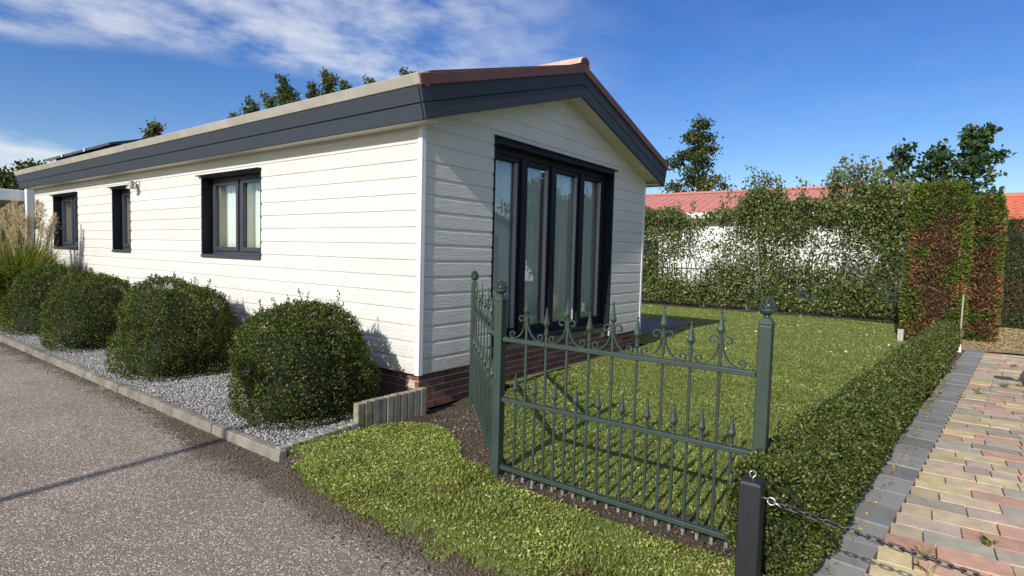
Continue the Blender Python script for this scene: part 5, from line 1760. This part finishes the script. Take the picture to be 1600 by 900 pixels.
t = thing('grey_chalet', (14.5, -12.0, 0), 'grey chalet beyond the driveway, mirrored in the tall gable window', 'house')
GX0, GX1, GY0, GY1 = 11.6, 16.0, -19.0, -11.0
gw = [(12.5, 13.6, 1.0, 2.1), (14.3, 15.3, 0.1, 2.1)]
w_ = MB()
for r in rects_around(GX0, GX1, 0, 2.45, gw):
    w_.box(r[0], r[1], GY1-0.12, GY1, r[2], r[3])
w_.build('gable_wall', 'cream_panel', t)
MB().prism([(GX0, GY1-0.12, 2.451), (GX1, GY1-0.12, 2.451), ((GX0+GX1)/2, GY1-0.12, 3.15)], (0, 0.12, 0)).build('gable', 'cream_panel', t)
MB().box(GX0, GX0+0.12, GY0, GY1-0.121, 0, 2.45).build('wall', 'cream_panel', t)
MB().box(GX1-0.12, GX1, GY0, GY1-0.121, 0, 2.45).build('wall', 'cream_panel', t)
for h in gw:
    f_ = MB().box(h[0], h[1], GY1-0.08, GY1-0.06, h[2], h[3]).build('window', 'frame_dark', t)
    MB().box(h[0]+0.08, h[1]-0.08, GY1-0.0595, GY1-0.052, h[2]+0.08, h[3]-0.08).build('pane', 'solar', f_)
gm = (GX0+GX1)/2
for sg in (-1, 1):
    xe = gm+sg*2.5
    MB().hexa([(xe, GY0-0.2, 2.42), (gm, GY0-0.2, 3.18), (gm, GY1+0.3, 3.18), (xe, GY1+0.3, 2.42)], [(xe, GY0-0.2, 2.56), (gm, GY0-0.2, 3.34), (gm, GY1+0.3, 3.34), (xe, GY1+0.3, 2.56)]).build('roof', 'fascia_grey', t)
for i, (x, y, h, r, lab) in enumerate([(19.5, -12.0, 4.8, 1.5, 'leafy tree mirrored in the third pane of the gable window'), (22.5, -11.5, 4.4, 1.5, 'leafy tree right of the grey chalet beyond the driveway'), (25.5, -15.5, 5.2, 1.7, 'leafy tree farthest from the grey chalet beyond the driveway')]):
    tree('garden_tree', (x, y, 0), h, 0.12, lambda s, r=r: r*math.sqrt(max(0.02, 1-(2*s-0.8)**2*0.8)), 20, 5000, (0.14, 0.24), 'pear_leaf', 'bark', 360+i, lab, 'trees beyond the driveway', clump=0.26, up=0.4, trunk_r=0.12)

# ------------------------------------------------------------------ parked car just outside the picture, its shadow reaches the paving
mat('car_paint', (0.03, 0.035, 0.045), 0.25, 0.05)
mat('tyre', (0.02, 0.02, 0.02), 0.85, 0.1)
def parked_car():
    X0, YC = 1.5, -5.42
    t = thing('parked_car', (X0+2.05, YC, 0), 'dark hatchback parked on the driveway just right of the picture', 'car')
    st = [  # x, half width, bottom, shoulder, hood/deck
        (0.00, 0.66, 0.36, 0.62), (0.04, 0.78, 0.28, 0.86), (0.25, 0.855, 0.22, 0.93), (0.8, 0.885, 0.2, 0.95), (1.8, 0.89, 0.2, 0.93), (2.7, 0.885, 0.2, 0.91), (3.3, 0.87, 0.2, 0.86), (3.8, 0.82, 0.21, 0.78), (4.02, 0.72, 0.24, 0.70), (4.1, 0.58, 0.33, 0.58)]
    V = []; F = []
    k = 14
    for x, w, zb, zs in st:
        half = [(0, zb), (w*0.86, zb), (w*0.97, zb+0.08), (w, zb+(zs-zb)*0.45), (w*0.985, zb+(zs-zb)*0.78), (w*0.93, zs-0.015), (w*0.8, zs+0.01), (0, zs+0.03)]
        ring = half+[(-a, b) for a, b in half[-2:0:-1]]
        V += [(X0+x, YC+a, b) for a, b in ring]
    for i in range(len(st)-1):
        for j in range(k):
            F.append((i*k+j, i*k+(j+1) % k, (i+1)*k+(j+1) % k, (i+1)*k+j))
    F += [tuple(range(k))[::-1], tuple((len(st)-1)*k+j for j in range(k))]
    MB().add(V, F).build('body', 'car_paint', t, True)
    cab = [(0.10, 0.70, 0.93, 0.95), (0.42, 0.68, 0.94, 1.40), (0.9, 0.67, 0.94, 1.47), (1.7, 0.66, 0.93, 1.46), (2.25, 0.65, 0.92, 1.38), (3.0, 0.70, 0.86, 0.90)]
    V = []; F = []; k = 8
    for x, w, z0, z1 in cab:
        half = [(w+0.1, z0), (w+0.02, z0+(z1-z0)*0.6), (w-0.06, z1-0.02*(z1-z0)), (w*0.5, z1+0.02)]
        ring = half+[(-a, b) for a, b in half[::-1]]
        V += [(X0+x, YC+a, b) for a, b in ring]
    for i in range(len(cab)-1):
        for j in range(k-1):
            F.append((i*k+j, i*k+j+1, (i+1)*k+j+1, (i+1)*k+j))
    F += [tuple(range(k))[::-1], tuple((len(cab)-1)*k+j for j in range(k))]
    g = MB().add(V, F).build('windows', 'solar', t, True)
    V = []; F = []
    for x, w, z0, z1 in cab[1:-1]:
        V += [(X0+x, YC+(w-0.07), z1-0.0), (X0+x, YC+w*0.5, z1+0.032), (X0+x, YC-w*0.5, z1+0.032), (X0+x, YC-(w-0.07), z1-0.0)]
    for i in range(len(cab)-3):
        for j in range(3):
            F.append((i*4+j, i*4+j+1, (i+1)*4+j+1, (i+1)*4+j))
    o = MB().add(V, F).build('roof', 'car_paint', t, True)
    sol = o.modifiers.new('thickness', 'SOLIDIFY'); sol.thickness = 0.02
    for sy in (1, -1):
        for a, b in (((X0+0.95, 0.765, 0.94), (X0+0.98, 0.62, 1.46)), ((X0+1.75, 0.765, 0.93), (X0+1.72, 0.61, 1.45))):
            MB().hexa([(a[0], YC+sy*(a[1]+0.012), a[2]), (a[0]+0.09, YC+sy*(a[1]+0.012), a[2]), (a[0]+0.09, YC+sy*(a[1]-0.02), a[2]), (a[0], YC+sy*(a[1]-0.02), a[2])], [(b[0], YC+sy*(b[1]+0.012), b[2]), (b[0]+0.09, YC+sy*(b[1]+0.012), b[2]), (b[0]+0.09, YC+sy*(b[1]-0.02), b[2]), (b[0], YC+sy*(b[1]-0.02), b[2])]).build('pillar', 'car_paint', t)
        m_ = MB(); c = (X0+2.55, YC+sy*0.98, 1.0)
        m_.hexa([(c[0]-0.06, c[1]-0.1, c[2]-0.07), (c[0]+0.08, c[1]-0.09, c[2]-0.06), (c[0]+0.08, c[1]+0.08, c[2]-0.05), (c[0]-0.06, c[1]+0.1, c[2]-0.06)], [(c[0]-0.06, c[1]-0.1, c[2]+0.07), (c[0]+0.06, c[1]-0.09, c[2]+0.06), (c[0]+0.06, c[1]+0.08, c[2]+0.05), (c[0]-0.06, c[1]+0.1, c[2]+0.07)])
        mi = bevel(m_.build('mirror', 'car_paint', t), 0.03, 3)
        MB().box(c[0]-0.03, c[0]+0.03, min(c[1]-sy*0.1, c[1]-sy*0.2), max(c[1]-sy*0.1, c[1]-sy*0.2), 0.94, 0.975).build('mirror_arm', 'car_paint', mi)
        m_ = MB(); m_.lathe([(0.02, -0.02), (0.09, -0.015), (0.10, 0.0), (0.09, 0.02), (0.02, 0.04)], (0, 0, 0), 12)
        hl = link(m_.mesh('headlight', 'zinc'), 'headlight', t, (X0+3.93, YC+sy*0.60, 0.62), (0, math.pi/2, 0))
        m_ = MB().box(X0+0.005, X0+0.05, YC+sy*0.66-0.09, YC+sy*0.66+0.09, 0.66, 0.86)
        bevel(m_.build('tail_light', 'tile_red', t), 0.02, 2)
        for wx in (0.72, 3.27):
            w_ = MB(); w_.lathe([(0.20, -0.10), (0.29, -0.10), (0.31, -0.07), (0.31, 0.07), (0.29, 0.10), (0.20, 0.10)], n=24)
            wo = link(w_.mesh('tyre', 'tyre', smooth=True), 'wheel', t, (X0+wx, YC+sy*0.80, 0.31), (math.pi/2, 0, 0))
            r_ = MB(); r_.lathe([(0.03, -0.105), (0.10, -0.09), (0.19, -0.102), (0.199, -0.09), (0.199, 0.09), (0.19, 0.102), (0.10, 0.09), (0.03, 0.105)], n=20)
            add_child(wo, r_.mesh('rim', 'zinc', smooth=True), 'rim', (0, 0, 0))
parked_car()

# ------------------------------------------------------------------ litter and weeds
leaf_mat('dead_leaf', [(0.12, 0.06, 0.025), (0.24, 0.13, 0.05), (0.36, 0.24, 0.09), (0.30, 0.27, 0.10)], 0.7, 0.1, 3.0)
def litter():
    rg = np.random.RandomState(909)
    pts = []
    xs_ = rg.uniform(-0.8, 7.8, 260)
    pts.append(np.stack([xs_, hedge_y(xs_)-0.19-np.abs(rg.normal(size=260))*0.03, np.full(260, 0.006)], 1))
    ys_ = rg.uniform(0.0, 8.2, 150)
    pts.append(np.stack([rg.uniform(-1.35, -0.15, 150), ys_, np.full(150, -0.008)], 1))
    ys_ = rg.uniform(-0.2, 7.5, 110)
    pts.append(np.stack([-1.44-np.abs(rg.normal(size=110))*0.09, ys_, np.full(110, ROAD_Z+0.006)], 1))
    q = np.stack([rg.uniform(-1.55, -0.7, 130), rg.uniform(-3.2, -0.2, 130), np.zeros(130)], 1)
    q[:, 2] = verge_z(q)+0.022
    pts.append(q)
    q = np.stack([rg.uniform(0.8, 4.5, 160), -0.05-np.abs(rg.normal(size=160))*0.14, np.full(160, 0.026)], 1)
    pts.append(q)
    P = np.concatenate(pts)
    n = len(P)
    az = rg.uniform(0, 6.28, n)
    D = np.stack([np.cos(az), np.sin(az), rg.uniform(-0.05, 0.25, n)], 1)
    L = rg.uniform(0.010, 0.030, n)
    V, F = leaves(P, D, L, L*rg.uniform(0.4, 0.75, n), rg, 0.12)
    tag(np_obj('leaf_litter', V, F, 'dead_leaf'), 'small brown dead leaves scattered under the hedge and along the edges', 'leaves', kind='stuff')
    parts = []
    for i in range(26):
        u = rg.uniform(-0.3, 7.5)**1.0
        if i < 14:
            p = DO+DU*u+DN*(-0.235+rg.normal()*0.02)
        else:
            p = dpt(int(u/PW)*PW, 0)+rdir*abs(rg.normal()*0.5)
        k = rg.randint(10, 34)
        B = np.array([p.x, p.y, 0.0])+rg.normal(size=(k, 3))*np.array([0.018, 0.012, 0])
        parts.append(blades(B, rg.uniform(0.02, 0.07, k), rg.uniform(0.002, 0.004, k), rg.uniform(0.5, 0.97, k), rg))
    V, F = cat_mesh(parts)
    tag(np_obj('joint_weeds', V, F, 'verge_blade'), 'thin grass tufts growing in the paving joints and along the edging', 'weeds', kind='stuff')
litter()
